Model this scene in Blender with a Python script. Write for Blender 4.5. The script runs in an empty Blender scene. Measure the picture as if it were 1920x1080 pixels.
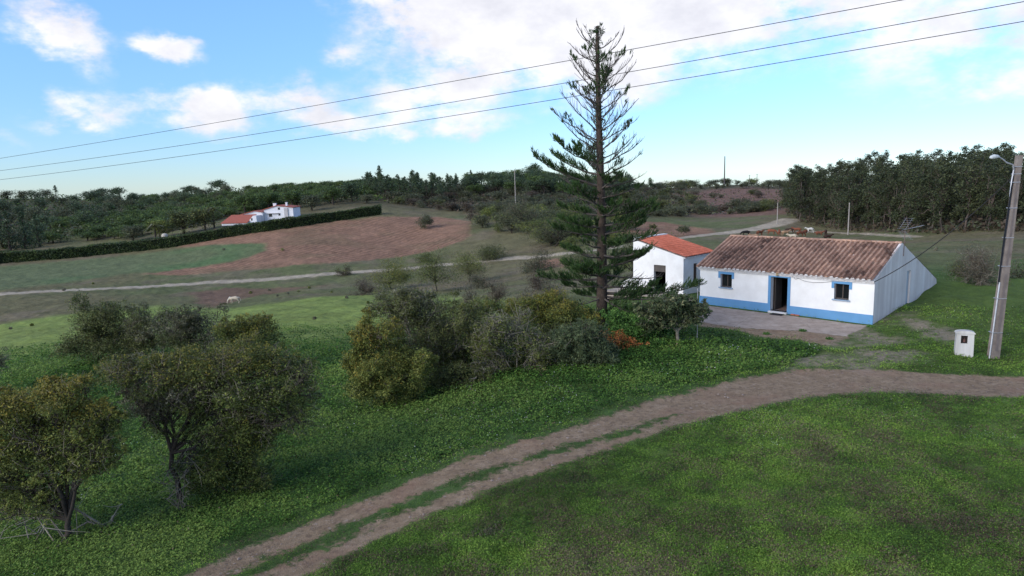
import bpy, math, random
import numpy as np
from mathutils import Vector, Matrix
SC=bpy.context.scene; COL=SC.collection
# ---------------------------------------------------------------- camera maths
f=1280.; PIT=math.radians(9.1); ROL=math.radians(1.75)
CAM=np.array([0,0,8.2])
F=np.array([0,math.cos(PIT),-math.sin(PIT)]);R0=np.array([1,0,0.]);U0=np.array([0,math.sin(PIT),math.cos(PIT)])
R=math.cos(ROL)*R0-math.sin(ROL)*U0; U=math.sin(ROL)*R0+math.cos(ROL)*U0
def ray(x,y):
    x=np.asarray(x,float);y=np.asarray(y,float)
    return F+((x-960)/f)[...,None]*R-((y-540)/f)[...,None]*U
def gy(x,y,Y):
    d=ray(x,y); return CAM+d*(np.asarray(Y)/d[...,1])[...,None]
def pix(P):
    d=np.asarray(P,float)-CAM; w=d@F
    return 960+f*(d@R)/w, 540-f*(d@U)/w
# ---------------------------------------------------------------- noise
def hash2(i,j,s=0):
    h=(i*374761393+j*668265263+s*982451653)&0xffffffff
    h=((h^(h>>13))*1274126177)&0xffffffff
    return ((h^(h>>16))&0xffff)/65535.
def vnoise(x,y,s=0):
    x=np.asarray(x,float);y=np.asarray(y,float)
    xi=np.floor(x).astype(np.int64);yi=np.floor(y).astype(np.int64);fx=x-xi;fy=y-yi
    fx=fx*fx*(3-2*fx);fy=fy*fy*(3-2*fy)
    a=hash2(xi,yi,s);b=hash2(xi+1,yi,s);c=hash2(xi,yi+1,s);d=hash2(xi+1,yi+1,s)
    return (a+(b-a)*fx)*(1-fy)+(c+(d-c)*fx)*fy
def fbm(x,y,s=0,o=4):
    t=0;a=.5;n=0
    for k in range(o):
        t=t+a*vnoise(x*2**k,y*2**k,s+k*7);n+=a;a*=.5
    return t/n
# ---------------------------------------------------------------- terrain
WP=[(-5,3,-.3),(0,3,0),(6,3,.1),(-9,9,-.9),(9,9,.2),(-7.2,13.5,-.3),(0,13.5,0),(10,13.5,.2),(0,20,-.05),(12,20,.1),(22,20,.2),
    (4.6,35.2,0),(11.9,42.7,0),(19,35.3,0),(14.9,31,0),(20.6,28.4,0),(11.7,45.9,0),(8.4,46.1,-.1),(15,40,0),(22.7,38.8,.3),(24.6,40.7,.3),(25.2,41.2,.6),(26.3,42.2,.62),
    (27.3,43.2,.8),(31,42,.6),(32,32,.3),(20,50,0),(9,52,-.6),(9.5,32,0),(0,35,-.7),(4,28,0),(-4,28,-1.0),(12,60,-1.6),(24,60,-1),(2,48,-2.4)]
PPT=[(120,1015,17),(340,950,19),(720,760,28),(200,682,42),(0,700,45),(0,640,75),(650,640,50),(600,560,95),(440,570,112),(0,600,100),(0,551,130),
(500,520,148),(800,499,152),(1000,481,150),(1300,443,170),(1400,432,190),(1460,440,172),(1480,412,215),(1520,420,208),(1600,438,170),(1750,445,130),(1900,440,110),
(1800,500,58),(1720,470,80),(1760,455,100),(1830,530,45),(0,490,190),(100,372,480),(400,365,480),(600,352,420),(750,350,380),(870,350,400),(1000,345,380),(1120,350,400),
(1200,355,450),(1300,352,500),(1380,347,480),(1460,350,480),(200,430,260),(300,400,330),(500,395,275),(490,415,225),(715,401,228),(800,405,230),(880,440,190),(600,494,160),
(750,455,190),(800,375,290),(950,400,240),(1000,440,180),(1200,400,260),(1250,432,200),(1350,400,270),(1400,375,350),(715,548,112),(1100,470,140)]
for q in PPT: WP.append(tuple(gy(*q)))
for px,Y,z in [(1700,220,-3),(1900,160,-1.5),(1700,300,2),(1900,300,4),(1550,300,-4),(2300,160,0),(2300,60,0),(2300,30,.5),(-300,130,-12),(-300,60,-8),(-300,300,-6),(-300,480,2),(2300,400,4)]:
    q=gy(px,320.,Y); WP.append((q[0],Y,z))
for u in (-1.1,-.5,0,.5,1.1):
    WP.append((u*620,620,-10 if u<0 else -14)); WP.append((u*800,800,-22)); WP.append((u*3000,3000,-45))
WP=np.array(WP)
def uv_(x,y):
    y=np.maximum(y,2.5); return np.stack([2.2*x/y,np.log(y)],-1)
def K(r2): return .5*r2*np.log(r2+1e-12)
CP=uv_(WP[:,0],WP[:,1]); NCP=len(CP)
A_=np.zeros((NCP+3,NCP+3)); A_[:NCP,:NCP]=K(((CP[:,None]-CP[None])**2).sum(-1))+np.eye(NCP)*2e-4
A_[:NCP,NCP]=1;A_[:NCP,NCP+1:]=CP;A_[NCP,:NCP]=1;A_[NCP+1:,:NCP]=CP.T
W_=np.linalg.solve(A_,np.concatenate([WP[:,2]/ (8+WP[:,1]),[0,0,0]]))
def H(x,y):
    x=np.asarray(x,float);y=np.asarray(y,float);sh=x.shape
    q=uv_(x.ravel(),y.ravel());out=np.empty(len(q))
    for s in range(0,len(q),60000):
        b=q[s:s+60000]; out[s:s+60000]=K(((b[:,None]-CP[None])**2).sum(-1))@W_[:NCP]+W_[NCP]+b@W_[NCP+1:]
    out=out*(8+np.maximum(y.ravel(),2.5)); return out.reshape(sh)
def ground_at(px,py):
    px=np.atleast_1d(np.asarray(px,float));py=np.atleast_1d(np.asarray(py,float))
    Ys=np.exp(np.linspace(math.log(5),math.log(900),260)); d=ray(px,py)
    P=CAM+d[:,None,:]*(Ys[None,:]/d[:,1:2])[...,None]
    below=P[...,2]<H(P[...,0],P[...,1]); k=np.argmax(below,1); k[~below.any(1)]=259; k=np.maximum(k,1)
    i=np.arange(len(k)); lo=Ys[k-1].copy(); hi=Ys[k].copy()
    for _ in range(9):
        m=(lo+hi)/2; Q=CAM+d*(m/d[:,1])[:,None]; b=Q[:,2]<H(Q[:,0],Q[:,1]); hi=np.where(b,m,hi); lo=np.where(b,lo,m)
    Q=CAM+d*(hi/d[:,1])[:,None]; Q[:,2]=H(Q[:,0],Q[:,1]); return Q
def g1(px,py): return ground_at(px,py)[0]
def col_at(px,Y):
    z=-3.
    for _ in range(6):
        # x such that the point projects on column px
        d0=(0-CAM[0],Y,z-CAM[2]); k=(px-960)/f
        num=lambda x:(np.array([x,Y,z-8.2])@R)-k*(np.array([x,Y,z-8.2])@F)
        a=num(0);b=num(1);x=-a/(b-a); z=float(H(np.array([x]),np.array([float(Y)]))[0])
    return np.array([x,Y,z])
# ---------------------------------------------------------------- object helpers
def tag(o,label=None,cat=None,group=None,kind=None):
    if label:o['label']=label
    if cat:o['category']=cat
    if group:o['group']=group
    if kind:o['kind']=kind
    return o
def empty(name,loc,label=None,cat=None,group=None,rz=0):
    o=bpy.data.objects.new(name,None);COL.objects.link(o);o.location=Vector(loc);o.rotation_euler=(0,0,rz);o.empty_display_size=.3
    return tag(o,label,cat,group)
def link(name,me,parent=None,mats=()):
    o=bpy.data.objects.new(name,me);COL.objects.link(o)
    for m in mats: me.materials.append(m)
    if parent: o.parent=parent
    return o
def npmesh(name,V,Fq,mi=None,rnd=None,smooth=False,col=None):
    """V (n,3), Fq (m,k) uniform polygons"""
    me=bpy.data.meshes.new(name); V=np.ascontiguousarray(V,np.float32); Fq=np.ascontiguousarray(Fq,np.int32); m,k=Fq.shape
    me.vertices.add(len(V)); me.vertices.foreach_set('co',V.ravel())
    me.loops.add(m*k); me.loops.foreach_set('vertex_index',Fq.ravel())
    me.polygons.add(m); me.polygons.foreach_set('loop_start',np.arange(m,dtype=np.int32)*k)
    me.polygons.foreach_set('loop_total',np.full(m,k,np.int32))
    if mi is not None: me.polygons.foreach_set('material_index',np.asarray(mi,np.int32))
    me.polygons.foreach_set('use_smooth',np.full(m,bool(smooth)))
    if rnd is not None:
        a=me.attributes.new('rnd','FLOAT','FACE'); a.data.foreach_set('value',np.asarray(rnd,np.float32))
    me.update(); me.validate(); return me
class MB:
    """collects polygons of any size"""
    def __init__(s): s.v=[];s.f=[];s.m=[];s.r=[]
    def add(s,vs,fs,m=0,r=.5):
        b=len(s.v); s.v+= [tuple(map(float,v)) for v in vs]
        for q in fs: s.f.append([b+i for i in q]); s.m.append(m); s.r.append(r)
    def box(s,x0,x1,y0,y1,z0,z1,m=0,r=.5):
        v=[(x,y,z) for z in(z0,z1) for y in(y0,y1) for x in(x0,x1)]
        s.add(v,[(0,2,3,1),(4,5,7,6),(0,1,5,4),(2,6,7,3),(0,4,6,2),(1,3,7,5)],m,r)
    def tube(s,pts,rad,k=6,m=0,cap=True,r=.5):
        pts=[np.array(p,float) for p in pts]; n=len(pts)
        if np.isscalar(rad): rad=[rad]*n
        rings=[]
        for i,p in enumerate(pts):
            t=pts[min(i+1,n-1)]-pts[max(i-1,0)]; t=t/(np.linalg.norm(t)+1e-9)
            a=np.cross(t,[0,0,1] if abs(t[2])<.9 else [1,0,0]);a/=np.linalg.norm(a);b=np.cross(t,a)
            rings.append([p+rad[i]*(math.cos(q)*a+math.sin(q)*b) for q in np.linspace(0,2*math.pi,k,endpoint=False)])
        fs=[]
        for i in range(n-1):
            for j in range(k):
                fs.append((i*k+j,i*k+(j+1)%k,(i+1)*k+(j+1)%k,(i+1)*k+j))
        if cap: fs+=[tuple(range(k))[::-1],tuple(range((n-1)*k,n*k))]
        s.add([v for R_ in rings for v in R_],fs,m,r)
    def prism(s,poly,O,ax,ay,az,d0,d1,m=0,r=.5):
        """polygon (a,b) coords on axes ax,ay through O, extruded along az"""
        O,ax,ay,az=[np.array(q,float) for q in(O,ax,ay,az)]; n=len(poly)
        v=[O+a*ax+b*ay+d0*az for a,b in poly]+[O+a*ax+b*ay+d1*az for a,b in poly]
        s.add(v,[tuple(range(n))[::-1],tuple(range(n,2*n))]+[(i,(i+1)%n,n+(i+1)%n,n+i) for i in range(n)],m,r)
    def build(s,name,mats,parent=None,smooth=False,bevel=0):
        me=bpy.data.meshes.new(name); me.from_pydata(s.v,[],s.f)
        me.polygons.foreach_set('material_index',np.array(s.m,np.int32))
        me.polygons.foreach_set('use_smooth',np.full(len(s.f),smooth))
        a=me.attributes.new('rnd','FLOAT','FACE'); a.data.foreach_set('value',np.array(s.r,np.float32))
        me.update()
        if not isinstance(mats,(list,tuple)): mats=[mats]
        o=link(name,me,parent,mats)
        return o
def tubes_np(segs,k=5):
    """segs array (n,8): p0,p1,r0,r1 -> verts, quads"""
    S=np.asarray(segs,float); p0=S[:,:3];p1=S[:,3:6];r0=S[:,6];r1=S[:,7]; t=p1-p0; L=np.linalg.norm(t,axis=1,keepdims=True)+1e-9; t=t/L
    ref=np.where(np.abs(t[:,2:3])<.9,[[0,0,1.]],[[1.,0,0]]); a=np.cross(t,ref);a/=np.linalg.norm(a,axis=1,keepdims=True);b=np.cross(t,a)
    an=np.linspace(0,2*math.pi,k,endpoint=False); c=np.cos(an)[None,:,None];s=np.sin(an)[None,:,None]
    ring=c*a[:,None]+s*b[:,None]
    V=np.concatenate([p0[:,None]+ring*r0[:,None,None],(p1+t*r1[:,None]*.3)[:,None]+ring*r1[:,None,None]],1).reshape(-1,3)
    base=(np.arange(len(S))*2*k)[:,None,None]; j=np.arange(k)
    q=np.stack([j,(j+1)%k,k+(j+1)%k,k+j],-1)[None]
    return V,(base+q).reshape(-1,4)
def leaves_np(rng,C,size,asp=.45,up=.3,shape='r'):
    """one rhombic leaf face at each centre"""
    n=len(C); nrm=rng.normal(size=(n,3));nrm[:,2]=np.abs(nrm[:,2])+up; nrm/=np.linalg.norm(nrm,axis=1,keepdims=True)
    t=rng.normal(size=(n,3)); a=np.cross(nrm,t);a/=np.linalg.norm(a,axis=1,keepdims=True);b=np.cross(nrm,a)
    s=np.asarray(size)*rng.uniform(.65,1.35,n); s=s[:,None]
    if shape=='r': V=np.stack([C+a*s,C+b*s*asp,C-a*s,C-b*s*asp],1)
    else: V=np.stack([C+a*s+b*s*asp*.3,C+a*s*.2+b*s*asp,C-a*s-b*s*asp*.4,C-a*s*.1-b*s*asp],1)
    return V.reshape(-1,3),np.arange(n*4).reshape(-1,4)
def cords_np(P,D,L,w):
    """thin flat cords from P along D (n,3)"""
    n=len(P); D=D/np.linalg.norm(D,axis=1,keepdims=True); ref=np.tile([0,0,1.],(n,1)); a=np.cross(D,ref)+1e-6;a/=np.linalg.norm(a,axis=1,keepdims=True);b=np.cross(D,a)
    L=np.broadcast_to(L,(n,))[:,None]; w=np.broadcast_to(w,(n,))[:,None]
    M=P+D*L*.55
    V1=np.stack([P-a*w*.5,M-a*w,P+D*L,M+a*w],1); V2=np.stack([P-b*w*.5,M-b*w,P+D*L,M+b*w],1)
    V=np.concatenate([V1,V2],0).reshape(-1,3); return V,np.arange(2*n*4).reshape(-1,4)
# ---------------------------------------------------------------- materials
def newmat(name):
    m=bpy.data.materials.new(name);m.use_nodes=True;nt=m.node_tree;nt.nodes.clear();return m,nt
def N(nt,t,**k):
    n=nt.nodes.new(t)
    for a,b in k.items():
        if a=='inp':
            for i,v in b.items(): n.inputs[i].default_value=v
        else: setattr(n,a,b)
    return n
def L_(nt,a,b): nt.links.new(a,b)
def c4(c): return (c[0],c[1],c[2],1)
def ramp(nt,cols,fac=None):
    n=N(nt,'ShaderNodeValToRGB'); e=n.color_ramp.elements
    for i,(p,c) in enumerate(cols):
        if i<2: el=e[i]; el.position=p
        else: el=e.new(p)
        el.color=c4(c)
    if fac is not None: L_(nt,fac,n.inputs[0])
    return n
def noise(nt,scale,detail=4,rough=.6,coord=None,dist=0):
    n=N(nt,'ShaderNodeTexNoise',inp={'Scale':scale,'Detail':detail,'Roughness':rough,'Distortion':dist})
    if coord is not None: L_(nt,coord,n.inputs['Vector'])
    return n.outputs['Fac']
def mathn(nt,op,a,b=None,clamp=False):
    n=N(nt,'ShaderNodeMath',operation=op,use_clamp=clamp)
    for i,v in enumerate((a,b)):
        if v is None: continue
        if isinstance(v,(int,float)): n.inputs[i].default_value=v
        else: L_(nt,v,n.inputs[i])
    return n.outputs[0]
def mixc(nt,fac,a,b,bt='MIX'):
    n=N(nt,'ShaderNodeMix',data_type='RGBA',blend_type=bt)
    for s,v in ((0,fac),(6,a),(7,b)):
        if isinstance(v,(int,float)): n.inputs[s].default_value=v
        elif isinstance(v,tuple): n.inputs[s].default_value=c4(v)
        else: L_(nt,v,n.inputs[s])
    return n.outputs[2]
def bump(nt,h,strength,dist=.05):
    n=N(nt,'ShaderNodeBump',inp={'Strength':strength,'Distance':dist}); L_(nt,h,n.inputs['Height']); return n.outputs[0]
def coordo(nt): return N(nt,'ShaderNodeTexCoord').outputs['Object']
def finish(nt,colr,rough=.9,nrm=None,spec=.2,metal=0):
    b=N(nt,'ShaderNodeBsdfPrincipled',inp={'Roughness':rough,'Specular IOR Level':spec,'Metallic':metal})
    if isinstance(colr,tuple): b.inputs['Base Color'].default_value=c4(colr)
    else: L_(nt,colr,b.inputs['Base Color'])
    if nrm is not None: L_(nt,nrm,b.inputs['Normal'])
    o=N(nt,'ShaderNodeOutputMaterial');L_(nt,b.outputs[0],o.inputs[0])
def mat(name,c1,c2=None,scale=3,rough=.85,bs=.0,spec=.2,metal=0,bd=.02,detail=5):
    m,nt=newmat(name); co=coordo(nt)
    if c2 is None: c2=tuple(x*.8 for x in c1)
    fac=noise(nt,scale,detail,.65,co); r=ramp(nt,[(.3,c2),(.7,c1)],fac)
    finish(nt,r.outputs[0],rough,bump(nt,noise(nt,scale*6,4,.6,co),bs,bd) if bs else None,spec,metal); return m
def leafmat(name,cols,trans=.22,gloss=.06):
    """cols dark..light; per-leaf random tint plus per-object variation"""
    m,nt=newmat(name); a=N(nt,'ShaderNodeAttribute',attribute_name='rnd').outputs['Fac']
    oi=N(nt,'ShaderNodeObjectInfo').outputs['Random']
    v=mathn(nt,'ADD',a,mathn(nt,'MULTIPLY',mathn(nt,'SUBTRACT',oi,.5),.3),True)
    n=len(cols); cols=[tuple(min(.8,x*LEAF_GAIN) for x in c) for c in cols]; r=ramp(nt,[(i/(n-1),c) for i,c in enumerate(cols)],v)
    d=N(nt,'ShaderNodeBsdfDiffuse');t=N(nt,'ShaderNodeBsdfTranslucent');g=N(nt,'ShaderNodeBsdfGlossy',inp={'Roughness':.45})
    L_(nt,r.outputs[0],d.inputs[0]);L_(nt,r.outputs[0],t.inputs[0])
    m1=N(nt,'ShaderNodeMixShader',inp={0:trans});L_(nt,d.outputs[0],m1.inputs[1]);L_(nt,t.outputs[0],m1.inputs[2])
    fr=N(nt,'ShaderNodeFresnel',inp={0:1.35}); fm=mathn(nt,'MULTIPLY',fr.outputs[0],gloss*6)
    m2=N(nt,'ShaderNodeMixShader');L_(nt,fm,m2.inputs[0]);L_(nt,m1.outputs[0],m2.inputs[1]);L_(nt,g.outputs[0],m2.inputs[2])
    o=N(nt,'ShaderNodeOutputMaterial');L_(nt,m2.outputs[0],o.inputs[0]);return m
SUN_E=1.75; SKY_S=.135; SKYTINT=(.54,.72,.93); SKYLOW=(.54,.57,.70); CLB=3.9; EXPO=1.05; LEAF_GAIN=1.24
# ================================================================ camera, sky, sun
cam=bpy.data.cameras.new('camera'); cam.sensor_width=36; cam.lens=24; cam.clip_start=.1; cam.clip_end=6000
co_=bpy.data.objects.new('camera',cam); COL.objects.link(co_); SC.camera=co_
Mx=Matrix(((R[0],U[0],-F[0],0),(R[1],U[1],-F[1],0),(R[2],U[2],-F[2],8.2),(0,0,0,1))); co_.matrix_world=Mx
SUN_EL=math.radians(27); SUN_AZ=math.atan2(-.80,-.60)   # azimuth from +Y towards +X
sd=np.array([math.sin(SUN_AZ)*math.cos(SUN_EL),math.cos(SUN_AZ)*math.cos(SUN_EL),math.sin(SUN_EL)])
sl=bpy.data.lights.new('sun','SUN'); sl.energy=SUN_E; sl.angle=math.radians(42); sl.color=(1,.96,.9)
so=bpy.data.objects.new('sun',sl); COL.objects.link(so); so.rotation_euler=Vector(sd).to_track_quat('Z','Y').to_euler()
w=bpy.data.worlds.new('World'); SC.world=w; w.use_nodes=True; nt=w.node_tree; nt.nodes.clear()
sky=N(nt,'ShaderNodeTexSky',sky_type='NISHITA'); sky.sun_disc=False; sky.sun_elevation=SUN_EL; sky.sun_rotation=SUN_AZ; sky.air_density=1.0; sky.dust_density=.0; sky.ozone_density=1.6; sky.altitude=50
tc=N(nt,'ShaderNodeTexCoord').outputs['Generated']
def vm(op,a,b=None,s=None):
    n=N(nt,'ShaderNodeVectorMath',operation=op); 
    if isinstance(a,tuple): n.inputs[0].default_value=a
    else: L_(nt,a,n.inputs[0])
    if b is not None:
        if isinstance(b,tuple): n.inputs[1].default_value=b
        else: L_(nt,b,n.inputs[1])
    if s is not None: n.inputs['Scale'].default_value=s
    return n
nz=N(nt,'ShaderNodeTexNoise',inp={'Scale':9,'Detail':5,'Roughness':.62}); L_(nt,vm('MULTIPLY',tc,(1,1,1.7)).outputs[0],nz.inputs['Vector'])
wob=vm('SCALE',vm('SUBTRACT',nz.outputs['Color'],(.5,.5,.5)).outputs[0],s=.085).outputs[0]
P_=vm('ADD',tc,wob).outputs[0]
def blob(cx,cy,rx,ry,st,rot=0):
    """cloud patch fixed in the sky: centre direction and angular half sizes"""
    d=ray(cx,cy);d=d/np.linalg.norm(d); a=np.cross([0,0,1],d);a=-a/np.linalg.norm(a);b=np.cross(a,d)*1.
    if b[2]<0:b=-b
    c,s=math.cos(rot),math.sin(rot); a,b=c*a+s*b,-s*a+c*b
    q=vm('SUBTRACT',P_,tuple(d)).outputs[0]
    u=mathn(nt,'MULTIPLY',vm('DOT_PRODUCT',q,tuple(a)).outputs['Value'],f/rx); v=mathn(nt,'MULTIPLY',vm('DOT_PRODUCT',q,tuple(b)).outputs['Value'],f/ry)
    r=mathn(nt,'ADD',mathn(nt,'MULTIPLY',u,u),mathn(nt,'MULTIPLY',v,v))
    front=mathn(nt,'GREATER_THAN',vm('DOT_PRODUCT',tc,tuple(d)).outputs['Value'],.3)
    g=mathn(nt,'MULTIPLY',mathn(nt,'EXPONENT',mathn(nt,'MULTIPLY',r,-.9)),st)
    return mathn(nt,'MULTIPLY',g,front)
BL=[(80,42,62,34,1.0,-.3),(150,85,48,28,.95,-.7),(300,78,48,26,1.0,-.35),(345,98,40,18,.6,-.2),(160,210,52,30,1.0,-.5),(60,212,55,14,.5,0),(410,200,75,38,1.25,.1),(280,195,70,28,.75,0),(240,235,60,16,.4,0),
 (560,198,60,40,1.05,.1),(620,235,60,22,.5,0),(760,195,92,42,.95,0),(880,200,90,45,.6,0),(720,245,110,18,.45,0),(860,240,110,20,.5,0),(1000,40,260,95,1.9,0),(850,5,130,40,1.3,0),(1180,60,130,90,1.0,0),(1010,110,140,30,.5,0),(1180,190,90,40,.45,0),
 (630,97,34,16,.6,0),(1660,25,240,50,.85,0),(1800,95,210,50,.95,0),(1850,170,120,26,.85,0),(1460,-30,200,60,.9,0),(1270,348,110,12,.9,0),(10,248,40,14,.6,0),(700,-20,120,25,.5,0),(1500,345,90,8,.8,0),(430,262,50,10,.45,0)]
acc=None
for b_ in BL:
    g=blob(*b_); acc=g if acc is None else mathn(nt,'ADD',acc,g)
n2=N(nt,'ShaderNodeTexNoise',inp={'Scale':14,'Detail':6,'Roughness':.6}); L_(nt,vm('MULTIPLY',tc,(1,1,1.9)).outputs[0],n2.inputs['Vector'])
dens=mathn(nt,'MULTIPLY',acc,mathn(nt,'ADD',mathn(nt,'MULTIPLY',n2.outputs['Fac'],2.0),-.25))
mr=N(nt,'ShaderNodeMapRange',interpolation_type='SMOOTHSTEP',inp={1:.24,2:1.0,3:0,4:.95}); L_(nt,dens,mr.inputs[0])
# general broken cloud over the rest of the sky (behind the viewer too)
n3=N(nt,'ShaderNodeTexNoise',inp={'Scale':2.6,'Detail':4,'Roughness':.6}); L_(nt,vm('MULTIPLY',tc,(1,1,2.2)).outputs[0],n3.inputs['Vector'])
m3=N(nt,'ShaderNodeMapRange',interpolation_type='SMOOTHSTEP',inp={1:.48,2:.62,3:0,4:.9}); L_(nt,n3.outputs['Fac'],m3.inputs[0])
sep=N(nt,'ShaderNodeSeparateXYZ');L_(nt,tc,sep.inputs[0])
hi=N(nt,'ShaderNodeMapRange',interpolation_type='SMOOTHSTEP',inp={1:.48,2:.72,3:0,4:1}); L_(nt,sep.outputs[2],hi.inputs[0])
bk=N(nt,'ShaderNodeMapRange',interpolation_type='SMOOTHSTEP',inp={1:.35,2:.0,3:0,4:1}); L_(nt,sep.outputs[1],bk.inputs[0])
gen=mathn(nt,'MULTIPLY',m3.outputs[0],mathn(nt,'MAXIMUM',hi.outputs[0],bk.outputs[0]))
cl=mathn(nt,'MAXIMUM',mr.outputs[0],gen)
skc=mixc(nt,1.0,sky.outputs[0],SKYTINT,'MULTIPLY')
grad=N(nt,'ShaderNodeMapRange',interpolation_type='SMOOTHSTEP',inp={1:-.02,2:.34,3:0,4:1}); L_(nt,sep.outputs[2],grad.inputs[0])
skc=mixc(nt,grad.outputs[0],mixc(nt,1.0,skc,SKYLOW,'MULTIPLY'),skc)
n4=nz
cc=ramp(nt,[(.35,tuple(x*.86*CLB for x in(.92,.91,.97))),(.60,tuple(x*CLB for x in(1.0,.985,1.01)))],n4.outputs['Fac'])
out=mixc(nt,cl,skc,cc.outputs[0])
bg=N(nt,'ShaderNodeBackground',inp={1:SKY_S}); L_(nt,out,bg.inputs[0]); wo=N(nt,'ShaderNodeOutputWorld');L_(nt,bg.outputs[0],wo.inputs[0])
SC.view_settings.view_transform='Standard'; SC.view_settings.look='None'; SC.view_settings.exposure=EXPO; SC.view_settings.gamma=1
w.cycles.sampling_method='MANUAL'; w.cycles.sample_map_resolution=256
SC.cycles.max_bounces=6; SC.cycles.diffuse_bounces=3; SC.cycles.transparent_max_bounces=6
# ================================================================ ground
def W2(pts,z=None):
    pts=np.array(pts,float); P=ground_at(pts[:,0],pts[:,1]); return P[:,:2]
def sdpoly(X,Y,poly):
    """signed distance, positive inside"""
    n=len(poly); d2=np.full(X.shape,1e18); ins=np.zeros(X.shape,bool)
    for i in range(n):
        ax,ay=poly[i];bx,by=poly[(i+1)%n]; ex,ey=bx-ax,by-ay
        t=np.clip(((X-ax)*ex+(Y-ay)*ey)/(ex*ex+ey*ey+1e-12),0,1)
        d2=np.minimum(d2,(X-ax-t*ex)**2+(Y-ay-t*ey)**2)
        c=((ay<=Y)!=(by<=Y)); xi=ax+(Y-ay)*(ex/(ey if abs(ey)>1e-9 else 1e-9)); ins^=c&(X<xi)
    return np.where(ins,1,-1)*np.sqrt(d2)
def sdline(X,Y,pl):
    d2=np.full(X.shape,1e18)
    for (ax,ay),(bx,by) in zip(pl[:-1],pl[1:]):
        ex,ey=bx-ax,by-ay; t=np.clip(((X-ax)*ex+(Y-ay)*ey)/(ex*ex+ey*ey+1e-12),0,1)
        d2=np.minimum(d2,(X-ax-t*ex)**2+(Y-ay-t*ey)**2)
    return np.sqrt(d2)
TU=[(120,1175),(340,1080),(479,1017),(570,985),(657,945),(736,918),(796,890),(875,858),(954,835),(1014,819),(1093,791),(1185,766),(1228,747),(1292,736),(1356,717),(1420,704),(1484,693),(1613,691),(1741,698),(1847,704),(1920,706),(2300,716)]
TL=[(390,1175),(570,1080),(653,1040),(717,1009),(776,981),(855,949),(934,914),(1014,886),(1100,854),(1185,828),(1249,807),(1313,790),(1399,770),(1463,755),(1570,738),(1698,737),(1826,742),(1920,745),(2300,758)]
ME=[(230,1175),(424,1080),(499,1044),(570,1017),(637,985),(756,937),(875,890),(994,854),(1073,830),(1152,811),(1230,785),(1268,777),(1225,799),(1152,822),(1033,853),(954,881),(855,921),(776,953),(717,976),(653,1012),(578,1040),(491,1078),(290,1175)]
pTR=W2(TU+TL[::-1]); pME=W2(ME)
pSLAB=W2([(1312,571),(1636,611),(1625,613),(1586,631),(1492,620),(1399,616),(1300,602)])
pGRAV=W2([(1298,598),(1399,614),(1492,618),(1586,629),(1600,633),(1555,651),(1492,638),(1430,635),(1383,620),(1302,613)])
pMUD=[W2([(1640,612),(1700,585),(1760,600),(1800,625),(1790,645),(1660,655),(1560,655),(1590,635)]),W2([(1490,690),(1530,655),(1600,648),(1760,655),(1640,690)])]
lVR=W2([(-200,566),(-60,556),(0,552),(200,541),(400,529),(600,515.5),(700,508),(800,499),(900,490.5),(969,483),(1044,477),(1100,472),(1170,462),(1262,448),(1330,440),(1395,432.5)])
lVR2=W2([(1330,440),(1395,432.5),(1430,426),(1462,418),(1480,411)])
lVR3=W2([(1395,432.5),(1460,433.5),(1540,434),(1620,438),(1720,444)])
pPL=W2([(250,514),(359,504),(469,482),(503,468),(494,457),(406,457),(312,466),(406,446),(560,422),(715,406),(825,407),(880,416),(884,437),(872,450),(819,469),(756,481),(600,494),(450,506),(330,516)])
pPL2=W2([(1150,412),(1248,417),(1330,429),(1342,437),(1259,447),(1221,441),(1140,440)])
pPL3=W2([(1010,488),(1062,484),(1070,500),(1000,503)])
pRED=W2([(1290,362),(1400,349),(1475,356),(1475,400),(1300,405),(1270,385)])
pMEA=W2([(-300,640),(0,607),(140,588),(300,572),(430,578),(560,562),(700,553),(860,556),(1010,560),(1010,590),(720,612),(650,650),(560,662),(130,672),(0,682),(-300,700)])
pRST=W2([(365,575),(375,548),(420,540),(600,535),(560,545),(440,560),(410,577)])
pGUP=W2([(0,500),(310,470),(400,459),(494,458),(500,470),(465,482),(355,503),(240,513),(0,545),(-250,566),(-250,520)])
pYEL=W2([(1500,560),(1680,560)]) if 0 else None
NU,NY=680,800
us=np.linspace(-1.2,1.2,NU); ls=np.concatenate([np.linspace(math.log(3.5),math.log(60),430,endpoint=False),np.linspace(math.log(60),math.log(600),330,endpoint=False),np.linspace(math.log(600),math.log(1900),30)])
NY=len(ls)
Yg=np.exp(ls)[:,None]+0*us[None]; Xg=us[None]*Yg; Zg=H(Xg,Yg)
bmp=(fbm(Xg*.9,Yg*.9,3,4)-.5)*.16*np.clip(Yg/20,.5,3)
sTR=sdpoly(Xg,Yg,pTR); sME=sdpoly(Xg,Yg,pME)
wz=(fbm(Xg*1.6,Yg*1.6,11,4)-.5)
sDIRT=np.minimum(sTR,np.where(Yg<36,-sME*.75+.07,9))+wz*.35
sSL=sdpoly(Xg,Yg,pSLAB); sGR=sdpoly(Xg,Yg,pGRAV)+wz*.5
sHO=np.maximum(sdpoly(Xg,Yg,np.array([[11.9,42.7],[19.02,35.3],[27.3,43.3],[20.1,50.7]])),sdpoly(Xg,Yg,np.array([[8.7,48.8],[11.7,46],[14.4,48.6],[11.5,51.6]])))
hard=np.clip(np.maximum(np.maximum(np.maximum(sTR,sSL),sGR)*2+.5,sHO+1.6),0,1)
Zg=Zg+(bmp+(fbm(Xg*3.1,Yg*3.1,13,3)-.5)*.10*np.clip((45-Yg)/20,0,1))*(1-hard)-np.clip(sDIRT*1.5,0,1)*.05*(sTR>0)
hs=np.clip((np.sqrt((Xg-16)**2+(Yg-42)**2)-9)/4,0,1); 
sVR=np.maximum(1.9-sdline(Xg,Yg,lVR),np.maximum(3.1-sdline(Xg,Yg,lVR2),1.1-sdline(Xg,Yg,lVR3)))
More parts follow.
